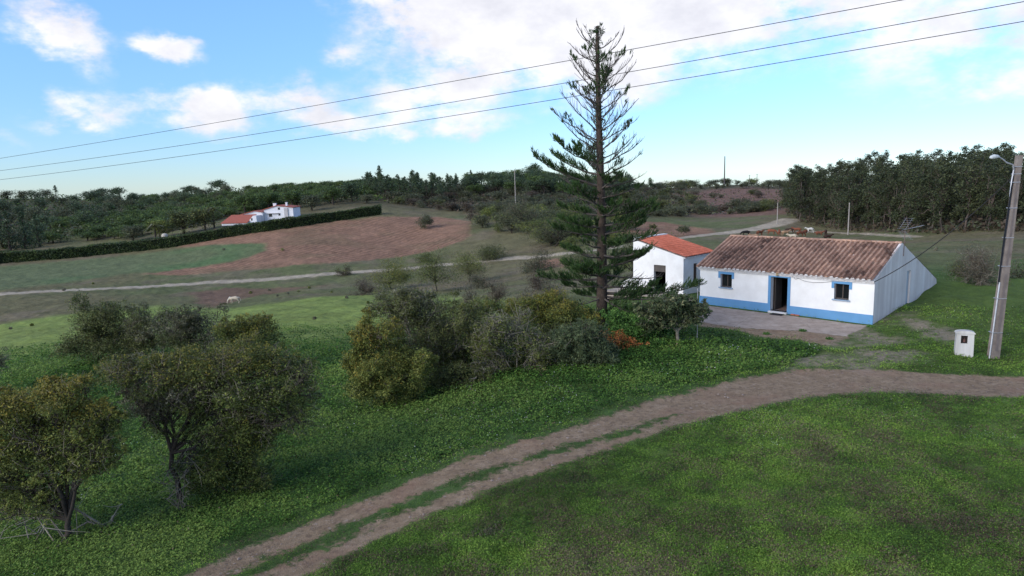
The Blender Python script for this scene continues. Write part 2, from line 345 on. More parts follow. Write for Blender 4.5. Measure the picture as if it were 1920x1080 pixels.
def sm(d,w_): return np.clip(d/w_+.5,0,1)
nL=fbm(Xg/7,Yg/7,21,5); nM=fbm(Xg/1.6,Yg/1.6,31,5); nF=fbm(Xg/30,Yg/30,41,4)
def mixn(a,b,t): return a+(np.array(b)-a)*t[...,None]
C=np.zeros(Xg.shape+(3,))
C[:]=(.052,.090,.026)                                              # rank clover and grass near
C=mixn(C,(.055,.082,.018),np.clip((nL-.42)*4,0,1)*.7)
below=sdpoly(Xg,Yg,np.concatenate([W2(TL),[[90,28],[90,3],[-3,3]]]))    # field in front of the track: shorter, yellower turf
C=mixn(C,(.085,.135,.030),sm(below,1.0)*.85)
dz=np.clip((24-Yg-.18*np.abs(Xg-8)+6*(nL-.5))/7,0,1)*sm(below,3)
C=mixn(C,(.092,.072,.046),np.clip((fbm(Xg/.8,Yg/.8,31,6)-.49)*9,0,1)*dz*.6)
C=mixn(C,(.075,.115,.022),sm(below,2)*np.clip((fbm(Xg/5,Yg/5,77,3)-.55)*6,0,1)*.7)
yard=sdpoly(Xg,Yg,W2([(1540,655),(1636,612),(1700,572),(1770,520),(1920,520),(2300,540),(2300,700),(1500,690)]))
C=mixn(C,(.066,.10,.024),sm(yard,2))
far=np.clip((Yg-48)/25,0,1)
C=mixn(C,(.112,.100,.052),far)                                     # dry valley pasture
C=mixn(C,(.085,.100,.042),far*np.clip((nF-.45)*5,0,1)*.8)
C=mixn(C,(.135,.105,.075),far*np.clip((nL-.5)*6,0,1)*.55)
C=mixn(C,(.155,.195,.052),sm(sdpoly(Xg,Yg,pMEA),5)*(.75+.25*np.clip((nL-.4)*5,0,1)))
C=mixn(C,(.095,.115,.055),sm(sdpoly(Xg,Yg,pGUP),4)*.9); C=mixn(C,(.070,.115,.046),sm(sdpoly(Xg,Yg,pGUP),4)*np.clip((nF-.48)*9,0,1)*.8)
C=mixn(C,(.13,.075,.055),sm(sdpoly(Xg,Yg,pRST)+(nL-.5)*8,2)*.75)
sPL=sdpoly(Xg,Yg,pPL)+(nL-.5)*4; sPL2=sdpoly(Xg,Yg,pPL2); sPL3=sdpoly(Xg,Yg,pPL3)
bare=np.maximum(sm(sPL,1.5),np.maximum(sm(sPL2,2),sm(sPL3,2)))
pc=np.array([.235,.135,.088])*(0.85+.3*nL[...,None])
C=C*(1-bare[...,None])+pc*bare[...,None]
C=mixn(C,(.11,.11,.055),bare*np.clip((fbm(Xg/12,Yg/5,51,5)-.52)*6,0,1)*.25)
C=C*np.where((bare>.5)[...,None],1.0,1.22)
hill=np.clip((Yg-235)/30,0,1)
C=mixn(C,(.075,.066,.038),hill*.9); red=sm(sdpoly(Xg,Yg,pRED)+(nF-.5)*30,12)
C=mixn(C,(.18,.105,.08),red*.9)
C=mixn(C,(.10,.105,.05),np.clip((Yg-520)/60,0,1))
vr=sm(sVR,.8); C=mixn(C,(.36,.30,.225),vr)
pmud=np.zeros_like(Xg)
for q in pMUD: pmud=np.maximum(pmud,sm(sdpoly(Xg,Yg,q)+(nM-.5)*3,1.2))
wear=pmud*np.clip((nM-.38)*5,0,1)*.85
plow=bare*(sPL>0)
me=npmesh('ground',np.stack([Xg,Yg,Zg],-1).reshape(-1,3),(lambda i,j:np.stack([i*NU+j,i*NU+j+1,(i+1)*NU+j+1,(i+1)*NU+j],-1).reshape(-1,4))(*np.meshgrid(np.arange(NY-1),np.arange(NU-1),indexing='ij')),smooth=True)
GR=dict(col=C,dirt=np.maximum(sDIRT,sGR-.1),slab=sSL,wear=wear,plow=plow,turf=np.clip(1-far-vr-bare,0,1))
GZ=Zg
def set_attr(me,idx):
    a=me.attributes.new('zcol','FLOAT_COLOR','POINT'); c=np.ones((len(idx),4),np.float32); c[:,:3]=C.reshape(-1,3)[idx]; a.data.foreach_set('color',c.ravel())
    for k in('dirt','slab','wear','plow','turf'):
        a=me.attributes.new(k,'FLOAT','POINT'); a.data.foreach_set('value',GR[k].reshape(-1)[idx].astype(np.float32))
gm,nt=newmat('ground_cover'); co=coordo(nt)
def at(n): return N(nt,'ShaderNodeAttribute',attribute_name=n)
zc=at('zcol').outputs['Color']
nA=noise(nt,1.3,6,.7,co); nB=noise(nt,9,5,.7,co); nC=noise(nt,45,3,.6,co)
v=mathn(nt,'ADD',mathn(nt,'MULTIPLY',nA,.9),mathn(nt,'MULTIPLY',nB,.9)); v=mathn(nt,'ADD',v,mathn(nt,'MULTIPLY',nC,.35)); v=mathn(nt,'ADD',v,mathn(nt,'MULTIPLY',mathn(nt,'SUBTRACT',noise(nt,.22,8,.72,co),.38),.9))   # ~1.2 mean
g=N(nt,'ShaderNodeMapRange',inp={1:.75,2:1.65,3:.35,4:1.75}); L_(nt,v,g.inputs[0])
cg=N(nt,'ShaderNodeVectorMath',operation='SCALE'); L_(nt,zc,cg.inputs[0]); L_(nt,g.outputs[0],cg.inputs['Scale']); cg=cg.outputs[0]
# straw and brown litter showing through turf
lit=mathn(nt,'MULTIPLY',mathn(nt,'MULTIPLY',mathn(nt,'GREATER_THAN',nB,.60),at('turf').outputs['Fac']),.35)
cg=mixc(nt,lit,cg,(.10,.075,.045))
# furrows
mp=N(nt,'ShaderNodeMapping',inp={3:(1,1,1)}); mp.inputs['Rotation'].default_value=(0,0,math.radians(28)); L_(nt,co,mp.inputs['Vector'])
wv=N(nt,'ShaderNodeTexWave',inp={'Scale':.16,'Distortion':14.0,'Detail':6,'Detail Scale':.16,'Detail Roughness':.6}); L_(nt,mp.outputs[0],wv.inputs['Vector'])
wr=ramp(nt,[(.0,(.66,.66,.66)),(.5,(1.06,1.06,1.06))],wv.outputs['Fac'])
fz=mathn(nt,'MULTIPLY',at('plow').outputs['Fac'],mathn(nt,'MULTIPLY',ramp(nt,[(.40,(.05,.05,.05)),(.58,(1,1,1))],noise(nt,.05,3,.5,co)).outputs[0],.9))
cg=mixc(nt,fz,cg,mixc(nt,1.0,cg,wr.outputs[0],'MULTIPLY'))
# dirt of the track
dsd=mathn(nt,'ADD',at('dirt').outputs['Fac'],mathn(nt,'ADD',mathn(nt,'MULTIPLY',mathn(nt,'SUBTRACT',noise(nt,3.2,7,.75,co),.5),1.5),-.02))
dm=N(nt,'ShaderNodeMapRange',interpolation_type='SMOOTHSTEP',inp={1:-.12,2:.16,3:0,4:1}); L_(nt,dsd,dm.inputs[0])
dc=ramp(nt,[(.25,(.150,.102,.064)),(.5,(.25,.180,.118)),(.72,(.35,.265,.185))],noise(nt,1.7,9,.78,co)).outputs[0]
vo=N(nt,'ShaderNodeTexVoronoi',inp={'Scale':13.0}); L_(nt,co,vo.inputs['Vector'])
peb=mathn(nt,'MULTIPLY',mathn(nt,'LESS_THAN',vo.outputs['Distance'],.26),mathn(nt,'GREATER_THAN',noise(nt,2.1,3,.5,co),.52))
dc=mixc(nt,mathn(nt,'MULTIPLY',peb,.55),dc,(.31,.26,.22))
vo2=N(nt,'ShaderNodeTexVoronoi',inp={'Scale':4.5}); L_(nt,co,vo2.inputs['Vector']); pe2=mathn(nt,'MULTIPLY',mathn(nt,'LESS_THAN',vo2.outputs['Distance'],.2),mathn(nt,'GREATER_THAN',noise(nt,.8,3,.5,co),.56)); dc=mixc(nt,mathn(nt,'MULTIPLY',pe2,.6),dc,(.34,.285,.245))
dc=mixc(nt,ramp(nt,[(.50,(0,0,0)),(.62,(.75,.75,.75))],noise(nt,5.5,6,.75,co)).outputs[0],dc,(.12,.085,.065))
red_=N(nt,'ShaderNodeMapRange',inp={1:.5,2:.65,3:0,4:.55}); L_(nt,noise(nt,.45,4,.6,co),red_.inputs[0]); dc=mixc(nt,red_.outputs[0],dc,(.24,.145,.10))
cg=mixc(nt,dm.outputs[0],cg,dc)
wm=mathn(nt,'MULTIPLY',at('wear').outputs['Fac'],ramp(nt,[(.36,(0,0,0)),(.54,(1,1,1))],noise(nt,2.6,6,.7,co)).outputs[0])
cg=mixc(nt,wm,cg,mixc(nt,noise(nt,6,5,.7,co),(.14,.10,.07),(.40,.33,.26)))
# concrete slab
smk=N(nt,'ShaderNodeMapRange',interpolation_type='SMOOTHSTEP',inp={1:-.05,2:.1,3:0,4:1}); L_(nt,mathn(nt,'ADD',at('slab').outputs['Fac'],mathn(nt,'MULTIPLY',mathn(nt,'SUBTRACT',noise(nt,2.5,6,.7,co),.5),.5)),smk.inputs[0])
sc_=ramp(nt,[(.3,(.20,.155,.12)),(.5,(.33,.265,.22)),(.72,(.45,.38,.32))],noise(nt,1.4,10,.8,co)).outputs[0]
crk=N(nt,'ShaderNodeTexVoronoi',feature='DISTANCE_TO_EDGE',inp={'Scale':.33}); L_(nt,co,crk.inputs['Vector'])
sc_=mixc(nt,mathn(nt,'MULTIPLY',mathn(nt,'LESS_THAN',crk.outputs[0],.006),.25),sc_,(.07,.06,.05))
cg=mixc(nt,smk.outputs[0],cg,sc_)
hgt=mathn(nt,'ADD',mathn(nt,'MULTIPLY',nB,.6),mathn(nt,'MULTIPLY',nC,.4)); hgt=mathn(nt,'MULTIPLY',hgt,mathn(nt,'SUBTRACT',1.15,mathn(nt,'MAXIMUM',smk.outputs[0],mathn(nt,'MULTIPLY',dm.outputs[0],.4))))
finish(nt,cg,.95,bump(nt,hgt,.9,.12),.08)
# split the sheet into named surfaces that share seams
V_=np.stack([Xg,Yg,Zg],-1).reshape(-1,3)
ii,jj=np.meshgrid(np.arange(NY-1),np.arange(NU-1),indexing='ij'); Q_=np.stack([ii*NU+jj,ii*NU+jj+1,(ii+1)*NU+jj+1,(ii+1)*NU+jj],-1).reshape(-1,4)
def fc(a): return a[:-1,:-1].ravel()
zone=np.zeros(len(Q_),int)
zone[fc(sdpoly(Xg,Yg,pMEA))>0]=4; zone[fc(bare)>.5]=3; zone[fc(vr)>.5]=2; zone[(fc(sTR)>0)&(fc(sDIRT)>0)]=1; zone[fc(sGR)>0]=6; zone[fc(sSL)>0]=5
bpy.data.meshes.remove(me)
for z,nm,lb in [(0,'ground','green and brown rough ground of the valley'),(1,'dirt_track','stony brown dirt track curving past the cottage'),(2,'valley_road','pale earth road across the valley'),(3,'ploughed_field','reddish ploughed field on the slope'),(4,'meadow','bright green meadow in the valley'),(5,'concrete_forecourt','worn concrete slab in front of the cottage'),(6,'gravel_patch','grey gravel in front of the concrete slab')]:
    q=Q_[zone==z]; idx,inv=np.unique(q,return_inverse=True)
    m_=npmesh(nm,V_[idx],inv.reshape(-1,4),smooth=True); set_attr(m_,idx); o=link(nm,m_,None,[gm]); tag(o,lb,nm.replace('_',' '),kind='structure')
# ---------------------------------------------------------------- ground cover
def gsamp(rng,n,x0,x1,y0,y1):
    px=rng.uniform(x0,x1,n);py=rng.uniform(y0,y1,n); d=ray(px,py); z=np.zeros(n)-.5
    for _ in range(7):
        t=(z-8.2)/d[:,2]; P=CAM+d*t[:,None]; P[:,1]=np.clip(P[:,1],4,80); z=H(P[:,0],P[:,1])
    P[:,2]=z+(fbm(P[:,0]*.9,P[:,1]*.9,3,4)-.5)*.16*np.clip(P[:,1]/20,.5,3); return P
rng=np.random.default_rng(5)
P=np.concatenate([gsamp(rng,80000,-250,2170,640,1200),gsamp(rng,16000,-250,2170,575,720),gsamp(rng,75000,500,2170,740,1200)])
X,Y=P[:,0],P[:,1]
hN=fbm(X*1.6,Y*1.6,11,4)-.5
dS=np.maximum(np.minimum(sdpoly(X,Y,pTR),-sdpoly(X,Y,pME)*.75+.07)+hN*.35,np.maximum(sdpoly(X,Y,pSLAB),sdpoly(X,Y,pGRAV)))
bl=sdpoly(X,Y,np.concatenate([W2(TL),[[90,28],[90,3],[-3,3]]])); pt=fbm(X/5,Y/5,9,4); pn=fbm(X/1.6,Y/1.6,31,5); cn=fbm(X/3,Y/3,17,4)
dzp=np.clip((25-Y)/7,0,1)*(bl>0)
gap=(fbm(X/.6,Y/.6,63,5)<.50)*dzp; keep=(dS<-.08+.22*(rng.random(len(P))-.5))&(Y<62)
for q in pMUD: keep&=~((sdpoly(X,Y,q)+(pn-.5)*3>0)&(pn>.43)&(rng.random(len(P))<.85))
hc=sdpoly(X,Y,np.array([[11.9,42.7],[19.02,35.3],[27.3,43.3],[20.1,50.7]])); keep&=hc<-.1
hc=sdpoly(X,Y,np.array([[8.7,48.8],[11.7,46],[14.4,48.6],[11.5,51.6]])); keep&=hc<-.1
keep[96000:]&=bl[96000:]>0
P=P[keep];bl=bl[keep];X,Y=P[:,0],P[:,1];cn=cn[keep];dS=dS[keep];gap=gap[keep]
yd=sdpoly(X,Y,W2([(1540,655),(1636,612),(1700,572),(1770,520),(2300,540),(2300,700),(1500,690)]))>0
left=bl<0; lush=left&~yd&(dS<-.6)
hgt=np.where(lush,.15,.06+.10*np.clip((fbm(X/.8,Y/.8,64,3)-.55)*6,0,1))*(.55+1.1*cn)*rng.uniform(.6,1.5,len(P))*np.clip(Y/22,.8,1.7)
sz=np.where(lush,.034,.020)*np.clip(Y/20,.8,2.0)
kk=9
off=rng.normal(size=(len(P),kk,3))*(np.where(lush,.11,.085)*np.clip(Y/20,.8,2))[:,None,None]; off[...,2]=rng.uniform(.0,1,(len(P),kk))*hgt[:,None]
Cn=(P[:,None]+off).reshape(-1,3); S_=np.repeat(sz,kk)
Vv,Ff=leaves_np(rng,Cn,S_,.62,1.1)
c2=fbm(X/.55,Y/.55,57,3);c3=fbm(X/4.5,Y/4.5,58,4)
rnd=np.clip(np.repeat(.5+(cn-.5)*.9+(c2-.5)*.9+(c3-.5)*np.where(lush,1.9,1.2),kk)+np.repeat(rng.normal(size=len(P))*.17,kk)+rng.normal(size=len(Cn))*.13,0,1)
dryp=np.where(lush,.012,np.clip(.06+(fbm(X/2.2,Y/2.2,71,5)-.47)*7*np.clip((17+8*fbm(X/9,Y/9,4,3)+.35*X-Y)/6+.35,.12,1),.03,.75))
dryp=np.clip(dryp*.5+gap*.36,0,.65)
mi=np.where(np.repeat(lush,kk),0,1); dry=rng.random(len(Cn))<np.repeat(dryp,kk); mi[dry]=2
flo=(rng.random(len(Cn))<np.repeat(np.where((np.abs(fbm(X/2.5,Y/2.5,99,3)-.62)<.08)&(dS<-.2)&(Y>19)&(Y<36),.035,.0002),kk)); mi[flo]=3; Vv=Vv.reshape(-1,4,3); fc_=Vv[flo].mean(1,keepdims=True); Vv[flo]=fc_+(Vv[flo]-fc_)*.42+[0,0,.03]; Vv=Vv.reshape(-1,3)
m_clover=leafmat('clover_leaf',[(.018,.042,.010),(.042,.092,.018),(.074,.142,.027),(.13,.19,.042)],.25,.03)
m_turf=leafmat('turf_leaf',[(.030,.055,.015),(.070,.130,.022),(.115,.205,.032),(.19,.27,.05)],.25,.03)
m_dry=leafmat('dry_blade',[(.060,.044,.032),(.105,.078,.052),(.17,.135,.085)],.2,.03)
m_flow=leafmat('white_petal',[(.6,.6,.55),(.75,.75,.7)],.2,.03)
o=link('grass',npmesh('grass',Vv,Ff,mi,rnd),None,[m_clover,m_turf,m_dry,m_flow]); tag(o,'clover and short grass covering the ground around the track','grass',kind='stuff')
# loose stones on the track
Ps=gsamp(rng,6500,300,2000,690,1100); ds=np.minimum(sdpoly(Ps[:,0],Ps[:,1],pTR),-sdpoly(Ps[:,0],Ps[:,1],pME)+.1); Ps=Ps[(ds>.0)&(fbm(Ps[:,0]/1.5,Ps[:,1]/1.5,5,3)>.50)]
r_=np.clip(rng.lognormal(-3.9,.5,len(Ps)),.008,.08); oc=np.array([(1,0,0),(0,1,0),(-1,0,0),(0,-1,0),(0,0,.7),(0,0,-.7)]); of=np.array([(0,1,4),(1,2,4),(2,3,4),(3,0,4)])
Vs=Ps[:,None]+oc[None]*r_[:,None,None]*rng.uniform(.6,1.3,(len(Ps),6,1)); Vs[...,2]-=.03
m_stone=mat('track_stone',(.27,.22,.19),(.17,.13,.11),1.3)
o=link('stones',npmesh('stones',Vs.reshape(-1,3),(np.arange(len(Ps))[:,None,None]*6+of[None]).reshape(-1,3)),None,[m_stone]); tag(o,'small pale stones lying loose on the dirt track','stones',kind='stuff')
# ================================================================ buildings
def plaster(name,base,dirt,amt,streak=False,scale=1.2):
    m,nt=newmat(name); co=coordo(nt)
    if streak:
        mp=N(nt,'ShaderNodeMapping'); mp.inputs['Scale'].default_value=(1.9,1.9,.10); L_(nt,co,mp.inputs['Vector']); n1=noise(nt,scale,7,.65,mp.outputs[0])
    else: n1=noise(nt,scale,7,.65,co)
    n2=noise(nt,.55,5,.6,co)
    v=mathn(nt,'ADD',mathn(nt,'MULTIPLY',n1,.65),mathn(nt,'MULTIPLY',n2,.35)); r=ramp(nt,[(.40,dirt),(.40+amt,base)],v)
    c=r.outputs[0]
    # splash dirt low on the wall
    z=N(nt,'ShaderNodeSeparateXYZ');L_(nt,co,z.inputs[0]); 
    finish(nt,c,.9,bump(nt,noise(nt,14,6,.6,co),.25,.02),.15); return m
m_white=plaster('white_plaster',(.77,.755,.74),(.67,.65,.63),.25)
m_gable=plaster('stained_plaster',(.76,.71,.68),(.56,.50,.47),.26,True)
m_shedw=plaster('shed_plaster',(.75,.735,.72),(.64,.62,.60),.22)
m_blue=mat('blue_paint',(.115,.27,.47),(.10,.235,.41),1.5,.7,.1)
m_stonefr=mat('pale_stone',(.62,.60,.60),(.5,.48,.48),3,.8,.1)
m_dark=mat('dark_interior',(.035,.030,.028),None,1,.9)
m_floor=mat('tile_floor',(.22,.15,.13),(.16,.11,.1),4,.6)
m_glass=mat('window_pane',(.012,.013,.015),None,1,.12,spec=.5)
m_curtain=mat('brown_shutter',(.10,.085,.075),(.06,.05,.045),2,.8)
m_mort=mat('lime_mortar',(.74,.72,.72),(.45,.40,.38),9,.9,.1)
def tilemat(name,cols,lich):
    m,nt=newmat(name); co=coordo(nt); a=N(nt,'ShaderNodeAttribute',attribute_name='rnd').outputs['Fac']
    c=ramp(nt,cols,a).outputs[0]; n=noise(nt,3.2,7,.7,co)
    v=N(nt,'ShaderNodeMapRange',inp={1:.3,2:.7,3:.72,4:1.25});L_(nt,n,v.inputs[0]); s=N(nt,'ShaderNodeVectorMath',operation='SCALE');L_(nt,c,s.inputs[0]);L_(nt,v.outputs[0],s.inputs['Scale'])
    if lich: c=mixc(nt,mathn(nt,'MULTIPLY',ramp(nt,[(.52,(0,0,0)),(.68,(1,1,1))],noise(nt,9,7,.75,co)).outputs[0],lich),s.outputs[0],(.30,.265,.225))
    else: c=s.outputs[0]
    finish(nt,c,.88,bump(nt,noise(nt,25,4,.6,co),.3,.01),.15); return m
m_tile=tilemat('old_clay_tile',[(0,(.085,.046,.034)),(.3,(.30,.170,.120)),(.65,(.42,.255,.180)),(1,(.54,.30,.19))],.65)
m_rtile=tilemat('red_clay_tile',[(0,(.36,.10,.06)),(.5,(.45,.135,.085)),(1,(.52,.17,.11))],0)
A3=np.array([11.922,42.724,0]);B3=np.array([19.018,35.286,0]); ex=(B3-A3)/np.linalg.norm(B3-A3); en=np.array([-ex[1],ex[0],0]); ez=np.array([0,0,1.])
LEN=10.28
def frame(O): return lambda s,t,z: O+ex*s+en*t+ez*z
def wall_open(mb,fr,L,Hh,th,ops,m=0,mr=0,base=-.6):
    """wall along s (0..L) at t=0, thickness th inwards, with rectangular openings (s0,s1,z0,z1)"""
    xs=sorted({0,L,*[o[0] for o in ops],*[o[1] for o in ops]}); zs=sorted({base,Hh,*[o[2] for o in ops],*[o[3] for o in ops]})
    for i in range(len(xs)-1):
        for j in range(len(zs)-1):
            cx=(xs[i]+xs[i+1])/2;cz=(zs[j]+zs[j+1])/2
            if any(o[0]<cx<o[1] and o[2]<cz<o[3] for o in ops): continue
            mb.add([fr(xs[i],0,zs[j]),fr(xs[i+1],0,zs[j]),fr(xs[i+1],0,zs[j+1]),fr(xs[i],0,zs[j+1])],[(0,1,2,3)],m)
            mb.add([fr(xs[i],th,zs[j]),fr(xs[i+1],th,zs[j]),fr(xs[i+1],th,zs[j+1]),fr(xs[i],th,zs[j+1])],[(3,2,1,0)],m)
    for s0,s1,z0,z1 in ops:
        for q in ([(s0,z0),(s0,z1)],[(s0,z1),(s1,z1)],[(s1,z1),(s1,z0)],[(s1,z0),(s0,z0)]):
            (a,b),(c,d)=q; mb.add([fr(a,0,b),fr(c,0,d),fr(c,th,d),fr(a,th,b)],[(0,1,2,3)],mr)
def fbox(mb,fr,s0,s1,t0,t1,z0,z1,m=0,r=.5):
    v=[fr(s,t,z) for z in(z0,z1) for t in(t0,t1) for s in(s0,s1)]
    mb.add(v,[(0,2,3,1),(4,5,7,6),(0,1,5,4),(2,6,7,3),(0,4,6,2),(1,3,7,5)],m,r)
def tile_roof(name,mats,parent,fr,s0,s1,t0,z0,t1,z1,pitch,course,amp,rng,jit=.35,seg=8):
    """corrugated clay tiles between eave line (t0,z0) and ridge line (t1,z1)"""
    nc=max(1,round((s1-s0)/pitch)); pw=(s1-s0)/nc; ln=math.hypot(t1-t0,z1-z0); nr=max(1,round(ln/course)); ul=((t1-t0)/ln,(z1-z0)/ln); nn=(-ul[1],ul[0])
    if nn[1]<0: nn=(-nn[0],-nn[1])
    Vs=[];Fs=[];rn=[]
    big=fbm(np.arange(nc)[:,None]*.22,np.arange(nr)[None]*.22,61,4)
    for c in range(nc):
        for r in range(nr):
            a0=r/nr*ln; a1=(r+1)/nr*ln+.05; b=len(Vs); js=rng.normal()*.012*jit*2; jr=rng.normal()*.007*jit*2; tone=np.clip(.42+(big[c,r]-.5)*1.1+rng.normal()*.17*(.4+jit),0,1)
            for (aa,lift) in ((a0,.022),(a1,.0)):
                for k in range(seg+1):
                    q=k/seg; 
                    h=amp*math.sin(math.pi*min(q/.56,1)) if q<.56 else -amp*.75*math.sin(math.pi*(q-.56)/.44)
                    dd=h+lift+jr+.055
                    p=fr(s0+(c+q)*pw+js*(1 if 0<k<seg else 0),t0+ul[0]*aa+nn[0]*dd,z0+ul[1]*aa+nn[1]*dd); Vs.append(p)
            for k in range(seg): Fs.append((b+k,b+k+1,b+seg+1+k+1,b+seg+1+k)); rn.append(tone*(1 if k<seg*.5 else .35))  # channel faces darkened: shade in the gaps put into the tile tone
            # butt end of the cover tile
            b2=len(Vs); n_=5
            for k in range(n_+1):
                q=.56*k/n_; h=amp*math.sin(math.pi*k/n_); 
                for dd in (h+.022+jr+.03,h+.004+jr+.0): Vs.append(fr(s0+(c+q)*pw+js,t0+ul[0]*(a0-.002)+nn[0]*dd,z0+ul[1]*(a0-.002)+nn[1]*dd))
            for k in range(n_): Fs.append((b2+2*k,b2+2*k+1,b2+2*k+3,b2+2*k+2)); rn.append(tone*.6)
    me=npmesh(name,np.array(Vs),np.array(Fs),None,rn,True); o=link(name,me,parent,mats); return o,nc,pw
rng=np.random.default_rng(11)
# ---- the white cottage
cot=empty('cottage',A3,'long low white cottage with blue base band and old brown clay tiled roof','cottage')
def Loc(P): return P   # meshes are written in world space, the root only groups them
cot.location=(0,0,0); cot.location=Vector(A3)
def par(o,root):
    o.parent=root; o.matrix_parent_inverse=Matrix.Translation(-Vector(root.location)); return o
fr=frame(A3)
EV=2.42; RT=4.05; RZ=3.92; BT=11.15; BZ=1.02
door=(4.66,5.66,.10,2.10); w1=(1.42,2.18,1.20,2.02); w2=(8.24,9.02,1.17,2.03)
mb=MB(); wall_open(mb,fr,LEN,EV,.38,[door,w1,w2],0,0); 
# left end wall
z_at=lambda t: EV+(RZ-EV)*t/RT if t<RT else RZ+(BZ-RZ)*(t-RT)/(BT-RT)
gp=[(0,-.6),(0,EV),(RT,RZ),(BT,BZ),(BT,-.6)]
mb.prism([(t,z) for t,z in gp if True],fr(0.001,0.001,0),en,ez,ex,0,.3,0)
fbox(mb,fr,.3,LEN-.3,BT-.3,BT-.001,-.6,BZ-.06,0)
par(mb.build('wall',[m_white]),cot)
# right gable: stained plaster, with a walled up door and ragged foot
mb=MB(); g=lambda a,b:(a,b)
ds0,ds1,dz=5.22,5.86,2.25
mb.prism([(.012,-.6),(.012,EV-.02),(RT,RZ+.06),(ds0,z_at(ds0)+.04),(ds0,-.6)],fr(LEN,0,0),en,ez,ex,-.30,.004,0)
mb.prism([(ds0,dz),(ds0,z_at(ds0)+.04),(ds1,z_at(ds1)+.04),(ds1,dz)],fr(LEN,0,0),en,ez,ex,-.30,.004,0)
mb.prism([(ds1,-.6),(ds1,z_at(ds1)+.04),(BT,BZ+.05),(BT+.15,BZ-.35),(BT+.55,BZ-.55),(BT+.6,-.3)],fr(LEN,0,0),en,ez,ex,-.30,.004,0)
par(mb.build('gable_wall',[m_gable]),cot)
mb=MB(); mb.prism([(ds0,-.6),(ds0,dz),(ds1,dz),(ds1,-.6)],fr(LEN,0,0),en,ez,ex,-.25,-.09,0)
o=par(mb.build('door',[mat('grey_blue_panel',(.42,.47,.52),(.36,.40,.44),2,.8)]),cot); o['label']='blocked grey door in the side wall'
# plinth
mb=MB(); fbox(mb,fr,-.02,door[0]-.14,-.03,.02,-.3,.50); fbox(mb,fr,door[1]+.14,LEN+.006,-.03,.02,-.3,.50)
par(mb.build('base_band',[m_blue]),cot)
# door surround and door
mb=MB(); 
fbox(mb,fr,door[0]-.16,door[0],-.035,.01,0,2.26);fbox(mb,fr,door[1],door[1]+.16,-.035,.01,0,2.26);fbox(mb,fr,door[0],door[1],-.035,.01,2.10,2.26)
ds=par(mb.build('door_surround',[m_blue]),cot)
mb=MB(); fbox(mb,fr,door[0]-.05,door[1]+.05,-.22,.36,-.1,.10); par(mb.build('doorstep',[m_stonefr]),cot)
mb=MB(); fbox(mb,fr,door[0]+.002,door[0]+.05,.30,.36,.1,2.1);fbox(mb,fr,door[1]-.05,door[1]-.002,.30,.36,.1,2.1);fbox(mb,fr,door[0]+.05,door[1]-.05,.30,.36,2.04,2.1)
dfr=par(mb.build('door_frame',[mat('dark_wood',(.05,.035,.03),None,3,.6)]),cot)
mb=MB(); fbox(mb,fr,door[0]+.06,door[0]+.10,.38,1.25,.12,2.03); par(mb.build('door_leaf',[m_curtain]),cot)
# interior shell
mb=MB()
for s0,s1 in ((.4,3.4),(3.45,6.9),(6.95,9.95)):
    v=[fr(s,t,z) for z in(.08,2.38) for t in(.385,3.9) for s in(s0,s1)]
    mb.add(v,[(0,1,3,2)],1); mb.add(v,[(4,6,7,5),(2,3,7,6),(0,2,6,4),(1,5,7,3)],0)
par(mb.build('interior',[m_dark,m_floor]),cot)
for wv_,lb in ((w1,'left'),(w2,'right')):
    s0,s1,z0,z1=wv_
    mb=MB(); e=.12
    fbox(mb,fr,s0-e-.02,s1+e+.02,-.035,.01,z1,z1+.17); fbox(mb,fr,s0-e-.02,s0-.001,-.033,.01,z1-.26,z1);fbox(mb,fr,s1+.001,s1+e+.02,-.033,.01,z1-.26,z1)
    wd=par(mb.build('window',[m_blue]),cot)
    mb=MB(); fbox(mb,fr,s0-.08,s1+.08,-.10,.18,z0-.06,z0); 
    mb.build('sill',[mat('sill_blue_grey',(.28,.36,.46),(.22,.3,.4),4,.7)],None).parent=wd
    mb=MB()
    for a,b,c,d in ((s0,s0+.045,z0,z1),(s1-.045,s1,z0,z1),(s0+.045,s1-.045,z0,z0+.045),(s0+.045,s1-.045,z1-.045,z1),((s0+s1)/2-.025,(s0+s1)/2+.025,z0+.045,z1-.045)):
        fbox(mb,fr,a+.001,b-.001,.20,.245,c+.001,d-.001)
    mb.build('frame',[mat('window_frame_brown',(.09,.07,.06),None,3,.5)],None).parent=wd
    mb=MB(); fbox(mb,fr,s0+.045,s1-.045,.218,.224,z0+.045,z1-.045); mb.build('pane',[m_glass],None).parent=wd
    mb=MB(); fbox(mb,fr,(s0+s1)/2+.02,s1-.04,.26,.29,z0+.03,z1-.03); mb.build('shutter',[m_curtain],None).parent=wd
    for ch in wd.children: ch.matrix_parent_inverse=Matrix.Identity(4)
# parts under wd are in world space like wd itself
# roof
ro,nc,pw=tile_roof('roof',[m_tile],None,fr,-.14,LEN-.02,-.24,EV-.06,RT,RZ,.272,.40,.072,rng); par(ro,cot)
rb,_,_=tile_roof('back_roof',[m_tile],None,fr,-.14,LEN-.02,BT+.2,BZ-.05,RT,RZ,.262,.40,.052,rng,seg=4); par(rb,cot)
mb=MB(); mb.prism([(-.15,EV-.12),(-.15,EV-.04),(RT,RZ-.0),(BT+.1,BZ-.02),(BT+.1,BZ-.10),(RT,RZ-.10)],fr(.0,0,0),en,ez,ex,-.12,LEN-.31,0); par(mb.build('roof_underside',[m_mort]),cot)
mb=MB()
k=0; s=-.14
while s<LEN-.1:
    pts=[];e1=min(s+.44,LEN)
    for a in np.linspace(0,math.pi,7): pts.append((math.cos(a)*.125,math.sin(a)*.10+.02))
    l=.008*(k%2)+rng.normal()*.006
    mb.prism(pts,fr(s,RT,RZ+l+.02),en,ez,ex,0,e1-s-.01,0,float(np.clip(.5+rng.normal()*.2,0,1))); s+=.42;k+=1
